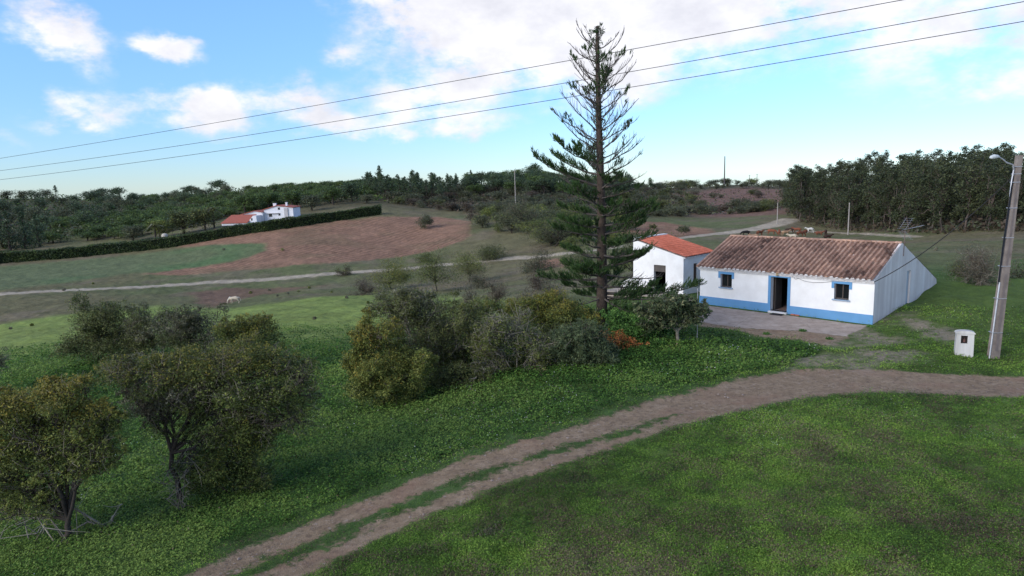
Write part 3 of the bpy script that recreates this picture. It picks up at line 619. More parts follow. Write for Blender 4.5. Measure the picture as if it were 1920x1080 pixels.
par(mb.build('ridge_tiles',[m_tile]),cot)
# painted tile ends along the eave
mb=MB()
for c in range(nc):
    s=-.14+(c+.31)*pw; rr=.072+rng.normal()*.007; dz_=rng.normal()*.006
    w_=rng.random(); 
    pts=[(math.cos(a)*rr*1.1,math.sin(a)*rr-.005) for a in np.linspace(-.15,math.pi+.15,8)]
    mb.prism(pts,fr(s,-.24,EV-.03+dz_),ex,ez,-en,-.05,.02+rng.random()*.012,0 if w_>.22 else 1)
par(mb.build('eave_mortar',[m_mort,m_tile]),cot)
mb=MB(); fbox(mb,fr,-.08,LEN+.002,-.13,-.002,EV-.16,EV-.06); fbox(mb,fr,-.05,LEN,-.07,-.003,EV-.24,EV-.162); par(mb.build('cornice',[m_mort]),cot)
# rake tiles at the left end and mortar verge
mb=MB(); 
mb.prism([(-.2,EV+.03),(RT,RZ+.10),(RT,RZ+.03),(-.2,EV-.05)],fr(0,0,0),en,ez,ex,-.17,-.06,0); par(mb.build('verge',[m_tile]),cot)
# lantern over the door, meter cable
mb=MB(); lc=fr(5.07,-.13,2.30)
mb.tube([lc+ez*.10,lc+ez*.07,lc-ez*.08,lc-ez*.11],[.03,.085,.07,.02],8); fbox(mb,fr,5.05,5.09,-.10,0,2.34,2.38)
par(mb.build('wall_lamp',[mat('old_brass_lamp',(.42,.33,.20),(.3,.22,.13),9,.5)]),cot)
mb=MB(); pts=[fr(s,-.03,z) for s,z in ((6.05,2.22),(6.02,2.12),(6.1,2.08),(6.25,2.14),(6.6,2.02),(7.1,1.97),(7.6,2.03),(8.0,2.10),(8.6,2.17),(9.6,2.20),(10.2,2.22))]
mb.tube(pts,.014,5); par(mb.build('cable',[mat('grey_cable',(.35,.34,.34),None,3,.7)]),cot)
# doormat
mb=MB(); fbox(mb,fr,4.95,5.65,-.70,-.28,.0,.03); 
for i in range(12): fbox(mb,fr,4.97+i*.055,5.0+i*.055,-.69,-.29,.03,.036)
tag(mb.build('doormat',[mat('dark_mat',(.03,.03,.035),None,20,.95)]),'small dark doormat lying before the cottage door','doormat')
mb=MB(); fbox(mb,fr,5.95,6.17,-.16,-.06,0,.06);fbox(mb,fr,6.20,6.42,-.17,-.07,0,.055)
tag(mb.build('brick',[m_rtile]),'two loose red bricks on the concrete right of the cottage door','bricks')
# ---- the shed
C3=np.array([11.68,45.94,0]); fs=lambda s,t,z: C3+ex*s+en*t+ez*z
shed=empty('outbuilding',C3,'small white outbuilding with orange red lean-to roof behind the pine','shed')
SW=4.15; SD=3.85
hz=lambda s: 2.60+(3.62-2.60)*(-s)/SW
mb=MB()
ops=[(SW-2.39,SW-1.41,-.3,1.92)]; fA=lambda s,t,z: fs(s-SW,t,z)
wall_open(mb,fA,SW,2.55,.25,ops,0,0)
mb.prism([(-SW,2.55),(0,2.55),(0,hz(0)-.03),(-SW,hz(-SW)+.0)],fs(0,0,0),ex,ez,en,0,.25)
mb.prism([(-SW,-.6),(0,-.6),(0,hz(0)-.03),(-SW,hz(-SW))],fs(0,SD-.25,0),ex,ez,en,0,.25)
fbox(mb,fs,-SW,-SW+.25,.25,SD-.25,-.6,hz(-SW)-.02)
fBf=lambda s,t,z: C3+en*s+ex*(-t)+ez*z
wall_open(mb,fBf,SD,2.56,.25,[(1.28,1.72,.45,2.02)],0,0)
par(mb.build('wall',[m_shedw]),shed)
mb=MB(); fbox(mb,fs,-SW-.002,-SW+.32,-.02,SD+.02,hz(-SW)-.02,hz(-SW)+.14); par(mb.build('parapet',[m_shedw]),shed)
fq=lambda s,t,z: C3+en*s+ex*(-t)+ez*z
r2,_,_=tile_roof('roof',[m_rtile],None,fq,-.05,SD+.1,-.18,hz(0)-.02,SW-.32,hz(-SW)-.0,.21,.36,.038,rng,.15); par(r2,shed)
mb=MB(); mb.prism([(-.30,hz(-SW+.3)-.10),(-.30,hz(-SW+.3)-.03)][:0]+[(-SW+.26,hz(-SW+.26)-.10),(.12,hz(0)-.12),(.12,hz(0)-.05),(-SW+.26,hz(-SW+.26)-.035)],fs(0,0,0),ex,ez,en,.02,SD-.02); par(mb.build('roof_underside',[m_mort]),shed)
mb=MB(); fbox(mb,fs,-SW+.3,-.3,.26,SD-.3,-.25,-.2,1); fbox(mb,fs,-SW+.28,-.28,SD-.31,SD-.27,-.2,2.5,0); fbox(mb,fs,-SW+.27,-SW+.29,.3,SD-.3,-.2,2.6,0); par(mb.build('interior',[m_dark,m_floor]),shed)
mb=MB()
for k in range(7): fbox(mb,fs,-2.39+k*.14,-2.25+k*.14-.006,.05,.08,1.45,1.90)
fbox(mb,fs,-2.39,-1.41,.085,.1,1.5,1.55); par(mb.build('door_lattice',[m_curtain]),shed)
mb=MB(); fbox(mb,fBf,1.29,1.71,.05,.09,.46,2.0); fbox(mb,fBf,1.48,1.52,.03,.05,.46,2.0); par(mb.build('window_shutter',[mat('brown_board',(.10,.065,.05),(.07,.045,.035),5,.7)]),shed)
mb=MB()   # low buttress wall left of the doorway
mb.prism([(-SW-.9,-.5),(-SW-.9,.45),(-SW+.2,.95),(-2.5,.55),(-2.5,-.5)],fs(0,-.001,0),ex,ez,-en,.0,.28); par(mb.build('buttress',[m_shedw]),shed)
mb=MB(); fbox(mb,fs,-SW-1.2,.4,-2.0,-.02,-.5,.05,0); tag(mb.build('paved_terrace',[mat('pale_paving',(.34,.28,.23),(.24,.2,.16),2,.9,.2)]),'small pale paved terrace in front of the outbuilding','terrace')
# ---- TV antenna on the gable
ra=fr(LEN-.12,RT+.25,RZ-.35)
ant=empty('tv_antenna',ra,'rooftop TV aerial on a mast at the gable top of the cottage','antenna'); m_al=mat('grey_metal',(.42,.42,.44),(.3,.3,.32),5,.45,metal=.5)
m_rust=mat('rusty_metal',(.12,.07,.06),(.2,.16,.15),8,.8)
def addp(name,build,mats,root):
    mb=MB(); build(mb); return par(mb.build(name,mats),root)
addp('mast',lambda b:(b.tube([ra-ez*.35+ex*.15,ra+ez*1.20+ex*.15],.018,6),b.tube([ra-ez*.3+ex*.15,ra-ez*.3-ex*.0],.015,5),b.tube([ra+ez*.05+ex*.15,ra+ez*.05],.015,5)),[m_rust],ant)
top=ra+ez*1.15+ex*.15; bd=np.array([.93,.30,0.12]); bd/=np.linalg.norm(bd); pe=np.cross(bd,ez);pe/=np.linalg.norm(pe)
addp('boom',lambda b:b.tube([top-bd*.25,top+bd*1.35],.012,5),[m_al],ant)
addp('director',lambda b:[b.tube([top+bd*(.35+i*.105)-pe*.09,top+bd*(.35+i*.105)+pe*.09],.006,4) for i in range(10)],[m_al],ant)
def refl(b):
    for sgn in(1,-1):
        for i in range(6):
            c=top-bd*.2+bd*(.09*i)*1.0+ez*sgn*(.08+.10*i); b.tube([c-pe*.36,c+pe*.33],.0045,4)
        for pp in(-.2,.2): b.tube([top-bd*.2+pe*pp+ez*sgn*.08,top+bd*.25+pe*pp+ez*sgn*.58],.006,4)
addp('reflector',refl,[m_al],ant)
# ---- concrete lamp pole
pb=np.array([20.55,28.38,-.02]); ptp=gy(1911,291,29.0); dirp=(ptp-pb)/np.linalg.norm(ptp-pb); PH=np.linalg.norm(ptp-pb)
pole=empty('street_lamp',pb,'leaning weathered concrete utility pole with a lamp arm beside the track','lamp post')
m_conc=mat('weathered_concrete',(.25,.21,.185),(.13,.105,.092),2.2,.9,.35,.1)
ux=np.array([1,0,0.]);uy=np.array([0,1.,0])
def polebody(b):
    n=14;
    for i in range(1):
        v=[]; 
        for k in range(n+1):
            q=k/n; c=pb+dirp*PH*q*1.0-ez*.3*(1-q); w=.185*(1-q)+.105*q; d=.15*(1-q)+.09*q
            v+= [c-ux*w-uy*d,c+ux*w-uy*d,c+ux*w+uy*d,c-ux*w+uy*d]
        fs_=[(4*k+j,4*k+(j+1)%4,4*k+4+(j+1)%4,4*k+4+j) for k in range(n) for j in range(4)]+[(0,3,2,1),(4*n,4*n+1,4*n+2,4*n+3)]
        b.add(v,fs_)
pc_=addp('post',polebody,[m_conc],pole)
addp('inset_panel',lambda b:[b.add([pb+dirp*(PH*a)+ux*(-w)-uy*d,pb+dirp*(PH*a)+ux*w-uy*d,pb+dirp*(PH*c)+ux*(w*.9)-uy*d2,pb+dirp*(PH*c)-ux*(w*.9)-uy*d2],[(0,1,2,3)]) for a,c,w,d,d2 in ((.04,.42,.055,.150,.128),(.46,.9,.04,.125,.102))],[mat('dark_concrete',(.17,.14,.13),(.12,.1,.095),3,.95)],pole)
def on(q,s=0,t=0): return pb+dirp*PH*q+ux*s+uy*t
addp('conduit',lambda b:b.tube([on(0,-.20,-.08),on(.38,-.175,-.07)],.035,7),[m_al],pole)
addp('riser_cable',lambda b:(b.tube([on(.37,-.20,-.05),on(.5,-.205,-.05),on(.75,-.175,-.05),on(.9,-.15,-.03)],.024,5),b.tube([on(.37,-.23,-.05),on(.55,-.225,-.03),on(.8,-.19,-.03),on(.88,-.17,-.02)],.014,5)),[mat('black_cable',(.012,.014,.018),None,5,.6)],pole)
for q in (.13,.30,.46,.60,.745,.87,.91,.945): addp('strap',lambda b:fbox(b,lambda s,t,z,q=q:on(q)+ux*s+uy*t+ez*z,-(.190-.08*q+.05),(.190-.08*q+.004),-(.155-.055*q+.004),(.16-.055*q),-.016,.016),[m_al],pole)
addp('lamp_arm',lambda b:b.tube([on(.80,-.16,0),on(.88,-.17,-.0),on(.93,-.17,-.03),on(.955,-.26,-.06),on(.965,-.55,-.10),on(.985,-.80,-.14),on(.995,-1.0,-.18)],[.035,.035,.032,.03,.028,.026,.024],7),[m_al],pole)
hl=on(.995,-1.0,-.18)
addp('lamp_head',lambda b:b.tube([hl+np.array([.06,.01,.0]),hl+np.array([-.05,-.01,.012]),hl+np.array([-.20,-.03,.01]),hl+np.array([-.34,-.06,-.015]),hl+np.array([-.40,-.07,-.03])],[.03,.075,.10,.075,.02],10),[mat('lamp_grey',(.50,.52,.52),(.4,.42,.42),4,.5)],pole)
addp('insulator_bracket',lambda b:b.tube([on(.93,.08,-.02),on(.93,.30,-.02)],.014,5),[m_rust],pole)
# ---- service cable and power lines
def sagline(a,b,sag,n=40):
    a=np.array(a);b=np.array(b); return [a+(b-a)*q-ez*sag*4*q*(1-q) for q in np.linspace(0,1,n)]
m_cab=mat('old_black_cable',(.03,.028,.028),None,5,.7); 
mb=MB(); mb.tube(sagline(fr(LEN+.02,-.16,EV-.12),on(.90,-.12,.0),.42),.022,5); tag(mb.build('service_cable',[m_cab]),'dark sagging cable from the cottage eave corner to the pole','cable')
m_al2=mat('bright_tape',(.6,.62,.62),None,3,.4)
for i,(y0,y1,x1) in enumerate([(297,-42,1920),(320,3,1920),(337,40,1920)]):
    a=gy(0,y0,92.+i*1.2);b=gy(x1,y1,40.+i*1.0); d=b-a; a2=a-d*.45; b2=b+d*.35
    mb=MB(); n=60; pts=[a2+(b2-a2)*q-ez*3.0*(4*q*(1-q)-4*.25*.75*1.0) for q in np.linspace(0,1,n)]
    # sag measured so that the visible span matches a shallow parabola
    L2=1.8; pts=[]
    for q in np.linspace(-.45,1.35,n):
        pts.append(a+d*q-ez*(.55 if i else .25)*4*q*(1-q))
    mb.tube(pts,.023,5)
    tag(mb.build('power_line',[m_cab]),['highest of the three overhead wires crossing the sky','middle one of the three overhead wires crossing the sky','lowest of the three overhead wires crossing the sky'][i],'wire','overhead wires crossing the sky')
# ---- meter cabinet
cb=g1(1806,667); cab=empty('meter_cabinet',cb,'short white masonry meter cabinet with arched top beside the pole','meter cabinet',rz=math.radians(-24)); cab.scale=(.9,.9,.92)
m_cabw=plaster('cabinet_plaster',(.60,.585,.56),(.38,.36,.34),.3,True)
mb=MB(); w_=.36; pts=[(-w_-.02,-.2),(w_+.02,-.2),(w_,1.06)]+[(math.cos(a)*(w_+.05),1.08+math.sin(a)*.10) for a in np.linspace(0,math.pi,9)]+[(-w_,1.06)]
# front with a niche: two prisms and a recessed back
nx=(-.17,.11); nzz=(.62,1.0)
mb.prism([(-w_-.02,-.2),(w_+.02,-.2),(w_+.01,nzz[0]),(-w_-.01,nzz[0])],(0,0,0),(1,0,0),(0,0,1),(0,1,0),-.16,.16)
mb.prism([(-w_-.01,nzz[0]),(nx[0],nzz[0]),(nx[0],nzz[1]),(-w_,nzz[1])],(0,0,0),(1,0,0),(0,0,1),(0,1,0),-.16,.16)
mb.prism([(nx[1],nzz[0]),(w_+.01,nzz[0]),(w_,nzz[1]),(nx[1],nzz[1])],(0,0,0),(1,0,0),(0,0,1),(0,1,0),-.16,.16)
mb.prism([(-w_,nzz[1]),(w_,nzz[1]),(w_,1.12)]+[(math.cos(a)*w_,1.12+math.sin(a)*.08) for a in np.linspace(0.1,math.pi-.1,7)]+[(-w_,1.12)],(0,0,0),(1,0,0),(0,0,1),(0,1,0),-.16,.16)
mb.build('body',[m_cabw],cab)
mb=MB(); mb.prism([(-w_-.04,1.09),(w_+.04,1.09),(w_+.04,1.13)]+[(math.cos(a)*(w_+.04),1.13+math.sin(a)*.10) for a in np.linspace(0.05,math.pi-.05,9)]+[(-w_-.04,1.13)],(0,0,0),(1,0,0),(0,0,1),(0,1,0),-.19,.19); mb.build('cap',[m_cabw],cab)
mb=MB(); mb.box(nx[0],nx[1],-.05,.1,nzz[0],nzz[1]); 
mb.build('meter_window',[mat('dark_niche',(.02,.015,.013),None,3,.6)],cab)
mb=MB(); mb.box(-.06,.02,-.10,-.05,.68,.80); mb.tube([(-.02,-.1,.80),(-.02,-.1,.88)],.01,5); mb.build('meter',[mat('brown_meter',(.12,.06,.05),None,3,.5)],cab)
# ---- thin posts near the loquat, washing line post
for (x,y,h,lb) in [(1307,640,2.6,'tall thin grey pole standing beside the small tree'),(1203,576,1.0,'short pale post at the terrace below the outbuilding'),(1163,572,1.1,'short leaning grey post just right of the pine trunk')]:
    p=g1(x,y); o=MB(); o.tube([p-ez*.2,p+ez*h*.5+ux*.01,p+ez*h],[.024,.022,.02],6); o.tube([p+ez*h,p+ez*(h+.03)],[.028,.012],6); tag(o.build('garden_post',[m_al if h>2 else m_conc]),lb,'post')
# ---- distant utility poles
def upole(name,px,pyb,pyt,Y,w,label,arm=True,grp=None,dark=False,pyb_ground=True):
    b=gy(px,pyb,Y); t=gy(px+ (0),pyt,Y); h=t[2]-b[2]
    r=empty(name,b,label,'utility pole',grp); mb=MB(); mb.tube([(0,0,-.5),(0,0,h*.5),(0,0,h)],[w,w*.85,w*.65],6); m=m_pold if dark else m_polc
    mb.build('post',[m],r)
    if arm: mb=MB(); mb.box(-.7,.7,-.05,.05,h-.55,h-.45); mb.tube([(-.6,0,h-.45),(-.6,0,h-.25)],.05,5); mb.tube([(.6,0,h-.45),(.6,0,h-.25)],.05,5); mb.build('crossarm',[m],r)
    return r
m_polc=mat('pale_pole_concrete',(.36,.32,.29),(.27,.24,.22),2,.9); m_pold=mat('dark_pole',(.10,.09,.09),None,2,.9)
upole('utility_pole',967,392,318,250,.20,'tall pale pole rising before the wood left of the big pine',True)
upole('utility_pole',1457,425,380,205,.17,'pale pole beside the bend of the far earth road',False)
upole('utility_pole',1590,439,380,168,.17,'pale concrete pole in front of the eucalyptus stand',False)
upole('utility_pole',1358,352,293,440,.42,'tallest dark mast on the red hill skyline',False,None,True)
upole('utility_pole',1405,350,328,470,.2,'left one of the two thin masts on the skyline by the eucalyptus',True,None,True)
upole('utility_pole',1419,350,326,474,.2,'right one of the two thin masts on the skyline by the eucalyptus',True,None,True)
# ---- distant white farmhouse (built from its own plan, facing the viewer)
FY=226.; FP=gy(492,413,FY); fz0=FP[2]-.1
far_=empty('farmhouse',(FP[0],FY,fz0),'distant white farmhouse with red roofs and two chimneys on the left hillside','house')
k=FY/f; far_.scale=(.86,.86,.86)
def X(px): return (px-492)*k
def Z(py): return (418-py)*k+.3
m_fw=plaster('farmhouse_plaster',(.78,.77,.80),(.66,.64,.66),.3); m_fr=mat('farmhouse_tiles',(.34,.105,.075),(.27,.085,.06),1.5,.85)
TL_=math.tan(ROL)
def sh(x): return 0
mb=MB()
mb.prism([(X(497),-1),(X(497),Z(396)),(X(526),Z(389)),(X(560),Z(393.5)),(X(560),-1)],(0,0,0),(1,0,0),(0,0,1),(0,1,0),0,9)
mb.prism([(X(450),-1),(X(450),Z(405)),(X(480),Z(398.5)),(X(496.5),Z(401.5)),(X(496.5),-1)],(0,0,0),(1,0,0),(0,0,1),(0,1,0),-1.5,6)
mb.build('wall',[m_fw],far_)
mb=MB(); mb.prism([(X(422),-1),(X(422),Z(419)),(X(476),Z(419)),(X(476),-1)],(0,0,0),(1,0,0),(0,0,1),(0,1,0),-8,-2); mb.prism([(X(476),-1),(X(476),Z(419.3)),(X(487),Z(407)),(X(494),Z(407)),(X(494),-1)],(0,0,0),(1,0,0),(0,0,1),(0,1,0),-7,-1.6); mb.build('garage_wall',[m_fw],far_)
rt=0.28
def slope_roof(mb,p):
    mb.add(p,[(0,1,2,3)]); q=[(a,b,c-.25) for a,b,c in p]; mb.add(q,[(3,2,1,0)]); 
    for i in range(4): j=(i+1)%4; mb.add([p[i],p[j],q[j],q[i]],[(0,1,2,3)])
mb=MB(); slope_roof(mb,[(X(421),-8.4,Z(420)),(X(477),-8.4,Z(420)),(X(485.5),-2.5,Z(405)),(X(432),-2.5,Z(405))])
slope_roof(mb,[(X(495),-.4,Z(396)+.05),(X(526),-.4,Z(388.6)+.2),(X(526),9.4,Z(388.6)+.2),(X(495),9.4,Z(396)+.05)])
slope_roof(mb,[(X(526),-.4,Z(388.6)+.2),(X(562),-.4,Z(393.5)+.2),(X(562),9.4,Z(393.5)+.2),(X(526),9.4,Z(388.6)+.2)])
slope_roof(mb,[(X(449),-1.9,Z(405)+.1),(X(480),-1.9,Z(398.5)+.2),(X(480),6.3,Z(398.5)+.2),(X(449),6.3,Z(405)+.1)])
slope_roof(mb,[(X(480),-1.9,Z(398.5)+.2),(X(497),-1.9,Z(401.5)+.2),(X(497),6.3,Z(401.5)+.2),(X(480),6.3,Z(398.5)+.2)])
rfo=mb.build('roof',[m_fr],far_)
for (a,b,c,d) in ((514,520,390,384.5),(541,544.5,392,383)):
    mb=MB(); mb.box(X(a),X(b),2,3,Z(c)-.3,Z(d)); mb.box(X(a)-.1,X(b)+.1,1.9,3.1,Z(d),Z(d)+.15); mb.build('chimney',[m_fw],rfo)
for (a,b,c,d,y) in ((507,514,406,412,0),(528,532,405,410,0),(527.5,532,392.5,397.5,0),(482.5,485.5,412,417,-7)):
    mb=MB(); mb.box(X(a),X(b),y-.06,y+.1,Z(d),Z(c)); wo_=mb.build('window',[m_curtain],far_); mb=MB(); mb.box(X(a)+.12,X(b)-.12,y-.08,y-.065,Z(d)+.12,Z(c)-.12); mb.build('pane',[m_glass],wo_)
mb=MB(); mb.box(X(541),X(549),-.35,.0,-.5,Z(394)); mb.box(X(500),X(528),-.6,-.05,Z(405.2),Z(404.2)); mb.build('buttress',[mat('stained_white',(.5,.47,.48),(.36,.33,.33),1,.9)],far_)
# white tank / dome in the garden at the left
tp=gy(309,444,212); tank=MB(); tank.tube([tp+np.array([0,0,-.5]),tp+np.array([0,0,.6]),tp+np.array([0,0,.95]),tp+np.array([0,0,1.1])],[.95,.9,.6,.1],12); tag(tank.build('garden_oven',[mat('old_beige_render',(.48,.44,.38),(.36,.32,.27),2,.9)],None,True),'small white domed structure behind the long hedge','oven')
# ================================================================ vegetation
lf=leafmat
m_olive=lf('olive_leaf',[(.038,.052,.015),(.082,.104,.025),(.140,.160,.037),(.21,.21,.052)])
m_gold=lf('golden_leaf',[(.055,.062,.015),(.115,.110,.022),(.18,.155,.028),(.27,.19,.036)])
m_dgreen=lf('dark_green_leaf',[(.030,.038,.015),(.066,.078,.026),(.110,.122,.038),(.165,.165,.058)])
m_grey=lf('grey_green_leaf',[(.062,.062,.040),(.115,.112,.070),(.170,.160,.105),(.24,.22,.155)])
m_ole=lf('oleander_leaf',[(.030,.046,.022),(.058,.080,.036),(.095,.122,.056),(.15,.165,.08)])
m_loq=lf('loquat_leaf',[(0.028,0.042,0.020),(0.056,0.078,0.034),(0.105,0.119,0.056),(0.238,0.210,0.112)])
m_orange=lf('orange_leaf',[(.10,.05,.02),(.26,.09,.03),(.42,.14,.04),(.5,.22,.08)])
m_shrubg=lf('shrub_leaf',[(0.024,0.060,0.015),(0.048,0.112,0.024),(0.083,0.173,0.036),(0.135,0.225,0.053)])
m_pine=lf('norfolk_leaf',[(0.019,0.037,0.015),(0.037,0.071,0.022),(0.071,0.116,0.034),(0.140,0.179,0.053)],.1,.03)
m_pgreen=lf('stone_pine_leaf',[(.024,.042,.014),(.052,.082,.022),(.090,.132,.034),(.13,.17,.045)])
m_dpine=lf('dark_pine_leaf',[(0.021,0.036,0.019),(0.042,0.065,0.031),(0.070,0.099,0.046),(0.114,0.140,0.066)])
m_oak=lf('scrub_oak_leaf',[(0.030,0.040,0.022),(0.060,0.068,0.036),(0.100,0.106,0.054),(0.150,0.143,0.083)])
m_brown=lf('brown_scrub_leaf',[(0.038,0.029,0.020),(0.068,0.051,0.036),(0.098,0.075,0.051),(0.128,0.102,0.068)])
m_euc=lf('eucalyptus_leaf',[(.019,.026,.013),(.038,.048,.022),(.064,.074,.034),(.105,.108,.052)],.25,.05)
m_hedge=lf('hedge_leaf',[(0.024,0.040,0.018),(0.051,0.076,0.024),(0.092,0.126,0.037),(0.160,0.177,0.059)])
m_palm=lf('palm_leaf',[(.04,.05,.015),(.08,.09,.025),(.13,.13,.04)])
m_bark=mat('dark_bark',(.075,.060,.048),(.035,.028,.024),4,.95,.4)
m_gbark=mat('grey_lichen_bark',(.29,.265,.215),(.13,.11,.085),3,.95,.3)
m_pbark=mat('pine_bark',(.085,.062,.048),(.040,.031,.026),6,.95,.5,.1,0,.04)
m_ebark=mat('eucalyptus_bark',(.13,.10,.085),(.07,.055,.045),.8,.9)
m_twig=mat('grey_twig',(.23,.20,.155),(.12,.10,.078),3,.95)
m_pbr=mat('bare_branch',(.115,.095,.082),(.06,.05,.045),2,.95)
def bez(a,b,rng,n=5,wob=.12,rise=.25):
    a=np.array(a,float);b=np.array(b,float);L=np.linalg.norm(b-a)+1e-6; pts=[]
    c=a+(b-a)*.45; c[2]=a[2]+(b[2]-a[2])*(.45+rise)
    for q in np.linspace(0,1,n):
        p=(1-q)**2*a+2*q*(1-q)*c+q*q*b
        if 0<q<1: p=p+rng.normal(size=3)*L*wob*.3
        pts.append(p)
    return pts
def segs_of(pts,r0,r1,out):
    n=len(pts)-1
    for i in range(n): out.append([*pts[i],*pts[i+1],r0+(r1-r0)*i/n,r0+(r1-r0)*(i+1)/n])
def ell_pts(rng,c,r,n,lo=.35):
    d=rng.normal(size=(n,3)); d/=np.linalg.norm(d,axis=1,keepdims=True); rad=rng.uniform(lo**2.,1,n)**.5; rad*=rng.uniform(.82,1.14,n)
    return np.array(c)+d*rad[:,None]*np.array(r)
def plantmesh(rng,lobes,stem=(0,0,0),r0=.10,stemr=None,fork=None,cl=26,sg=.16,asp=.42,twig_r=.012,sub=3,nstems=1,rise=.25,shape='r'):
    """lobes: (centre, radii, leaves, leaf size, material, twigs). returns wood(V,F), leaves(V,F,mi,rnd)"""
    segs=[];LV=[];LF=[];MI=[];RN=[];off=0; tsegs=[]
    stem=np.array(stem,float); start=stem
    if fork is not None:
        pts=bez(stem,fork,rng,5,.10,.0); segs_of(pts,r0,r0*.8,segs); start=np.array(fork,float); 
    RM=max(np.mean(q[1]) for q in lobes); MAINS=[]
    for li,(c,r,nl,ls,mi,nt_) in enumerate(lobes):
        c=np.array(c,float);r=np.array(r,float); rm=r.mean()
        st=start+(rng.normal(size=3)*[.8,.8,0]*r0*1.5 if nstems>1 else 0)
        if li and rm<.6*RM: k0=rng.integers(0,len(MAINS)); k0=int(np.argmin([np.linalg.norm(m_[5]-c) for m_ in MAINS])); st=MAINS[k0][rng.integers(2,6)]
        small=bool(li and rm<.6*RM)
        pts=bez(st,c,rng,6,.14,rise if not small else .0)
        if not small: MAINS.append(pts)
        rr=r0*(.75 if len(lobes)>1 else 1)*(.7 if nstems>1 else 1)*(.32 if small else 1); segs_of(pts,rr*(.85 if fork is not None else 1),rr*.28,segs)
        ncl=max(2,int(nl/cl)); cc=ell_pts(rng,c,r,ncl)
        tw=cc[:nt_] if nt_<=ncl else np.concatenate([cc,ell_pts(rng,c,r*.95,nt_-ncl)])
        for t in tw:
            k=rng.integers(2,6); a=pts[k] if rng.random()<.8 else pts[3]
            t=t+(t-c)*(rng.uniform(.0,.22) if rng.random()<.5 else 0)+rng.normal(size=3)*rm*.05; q=bez(a,t,rng,4,.28,.1); segs_of(q,max(rr*.26,twig_r*1.4),twig_r*.7,segs)
            for _ in range(sub):
                k2=rng.integers(1,4); e=q[k2]+(rng.normal(size=3)+[0,0,.35])*rm*.22; e2=e+(rng.normal(size=3)*.6+(e-q[k2])/(rm*.22+1e-6))*rm*.10
                tsegs.append([*q[k2],*e,twig_r*.8,twig_r*.5]); tsegs.append([*e,*e2,twig_r*.5,twig_r*.3])
        if nl>0:
            tone=rng.normal(size=ncl)*.18; L=np.repeat(cc,cl,0)+rng.normal(size=(ncl*cl,3))*rm*sg*[1,1,.75]
            v,q=leaves_np(rng,L,ls,asp,.35,shape); LV.append(v);LF.append(q+off);off+=len(v)
            hrel=(L[:,2]-c[2])/(r[2]+1e-6)
            RN.append(np.clip(.42+np.repeat(tone,cl)+rng.normal(size=len(L))*.16+.0*hrel,0,1))
            if isinstance(mi,tuple):   # (main, tip material, fraction at the outer upper part)
                m=np.full(len(L),mi[0]); sel=(rng.random(len(L))<mi[2]*np.clip(.6+hrel,0,1.6)); m[sel]=mi[1]; MI.append(m)
            else: MI.append(np.full(len(L),mi))
    wv=tubes_np(segs,5) if segs else None; tv=tubes_np(tsegs,3) if tsegs else None
    return wv,tv,(np.concatenate(LV),np.concatenate(LF),np.concatenate(MI),np.concatenate(RN)) if LV else None
def tri2quad(tv): return tv
def woodpart(nm,wv,tv,root,m1,m2):
    V,F=wv; mi=np.zeros(len(F),int)
    if tv is not None: mi=np.concatenate([mi,np.ones(len(tv[1]),int)]); F=np.concatenate([F,tv[1]+len(V)]); V=np.concatenate([V,tv[0]])
    link(nm,npmesh(nm,V,F,mi,smooth=True),root,[m1,m2])
def px_lobe(cx,cy,rx,ry,Y,base,nl,ls,mi,nt_,dy=0,deep=.9):
    c=gy(cx,cy,Y+dy); k=Y/f; return (c-base,(rx*k,rx*k*deep,ry*k),nl,ls,mi,nt_)
def plant(name,bx,by,Y,lobes,label,cat,mats,wood,twig=None,group=None,seed=1,parts=('trunk','crown','twigs'),**kw):
    rng=np.random.default_rng(seed); c=gy(bx,by,Y); base=np.array([c[0],Y,float(H(c[0:1],np.array([float(Y)]))[0])-.05])
    L=[px_lobe(a,b,rx*1.10,ry*1.12,Y,base,int(nl*2.0),ls*.95,mi,nt_,*(rest or ())) for (a,b,rx,ry,nl,ls,mi,nt_,*rest) in lobes]
    if kw.get('fork') is not None: fk=gy(kw['fork'][0],kw['fork'][1],Y)-base; kw['fork']=fk
    L2=[]
    for (c_,r_a,nl_,ls_,mi_,nt_) in L:
        r_a=np.array(r_a); L2.append((c_+rng.normal(size=3)*r_a*.06,r_a*.86,int(nl_*.50),ls_,mi_,max(3,int(nt_*.8)))); ns=7
        for _ in range(ns):
            d=rng.normal(size=3); d[2]=abs(d[2])*1.0-.15; d/=np.linalg.norm(d); k_=rng.uniform(.22,.48); L2.append((c_+d*r_a*rng.uniform(.72,1.08),r_a*k_,int(nl_*.60*k_*k_/.12/ns*.85),ls_*rng.uniform(.85,1.15),mi_,max(2,int(nt_*.14))))
    wv,tv,lv=plantmesh(rng,L2,**kw)
    root=empty(name,base,label,cat,group)
    woodpart(parts[0],wv,tv,root,wood,twig or wood)
    if lv: link(parts[1],npmesh(parts[1],lv[0],lv[1],lv[2],lv[3]),root,mats)
    return root
G=1.0
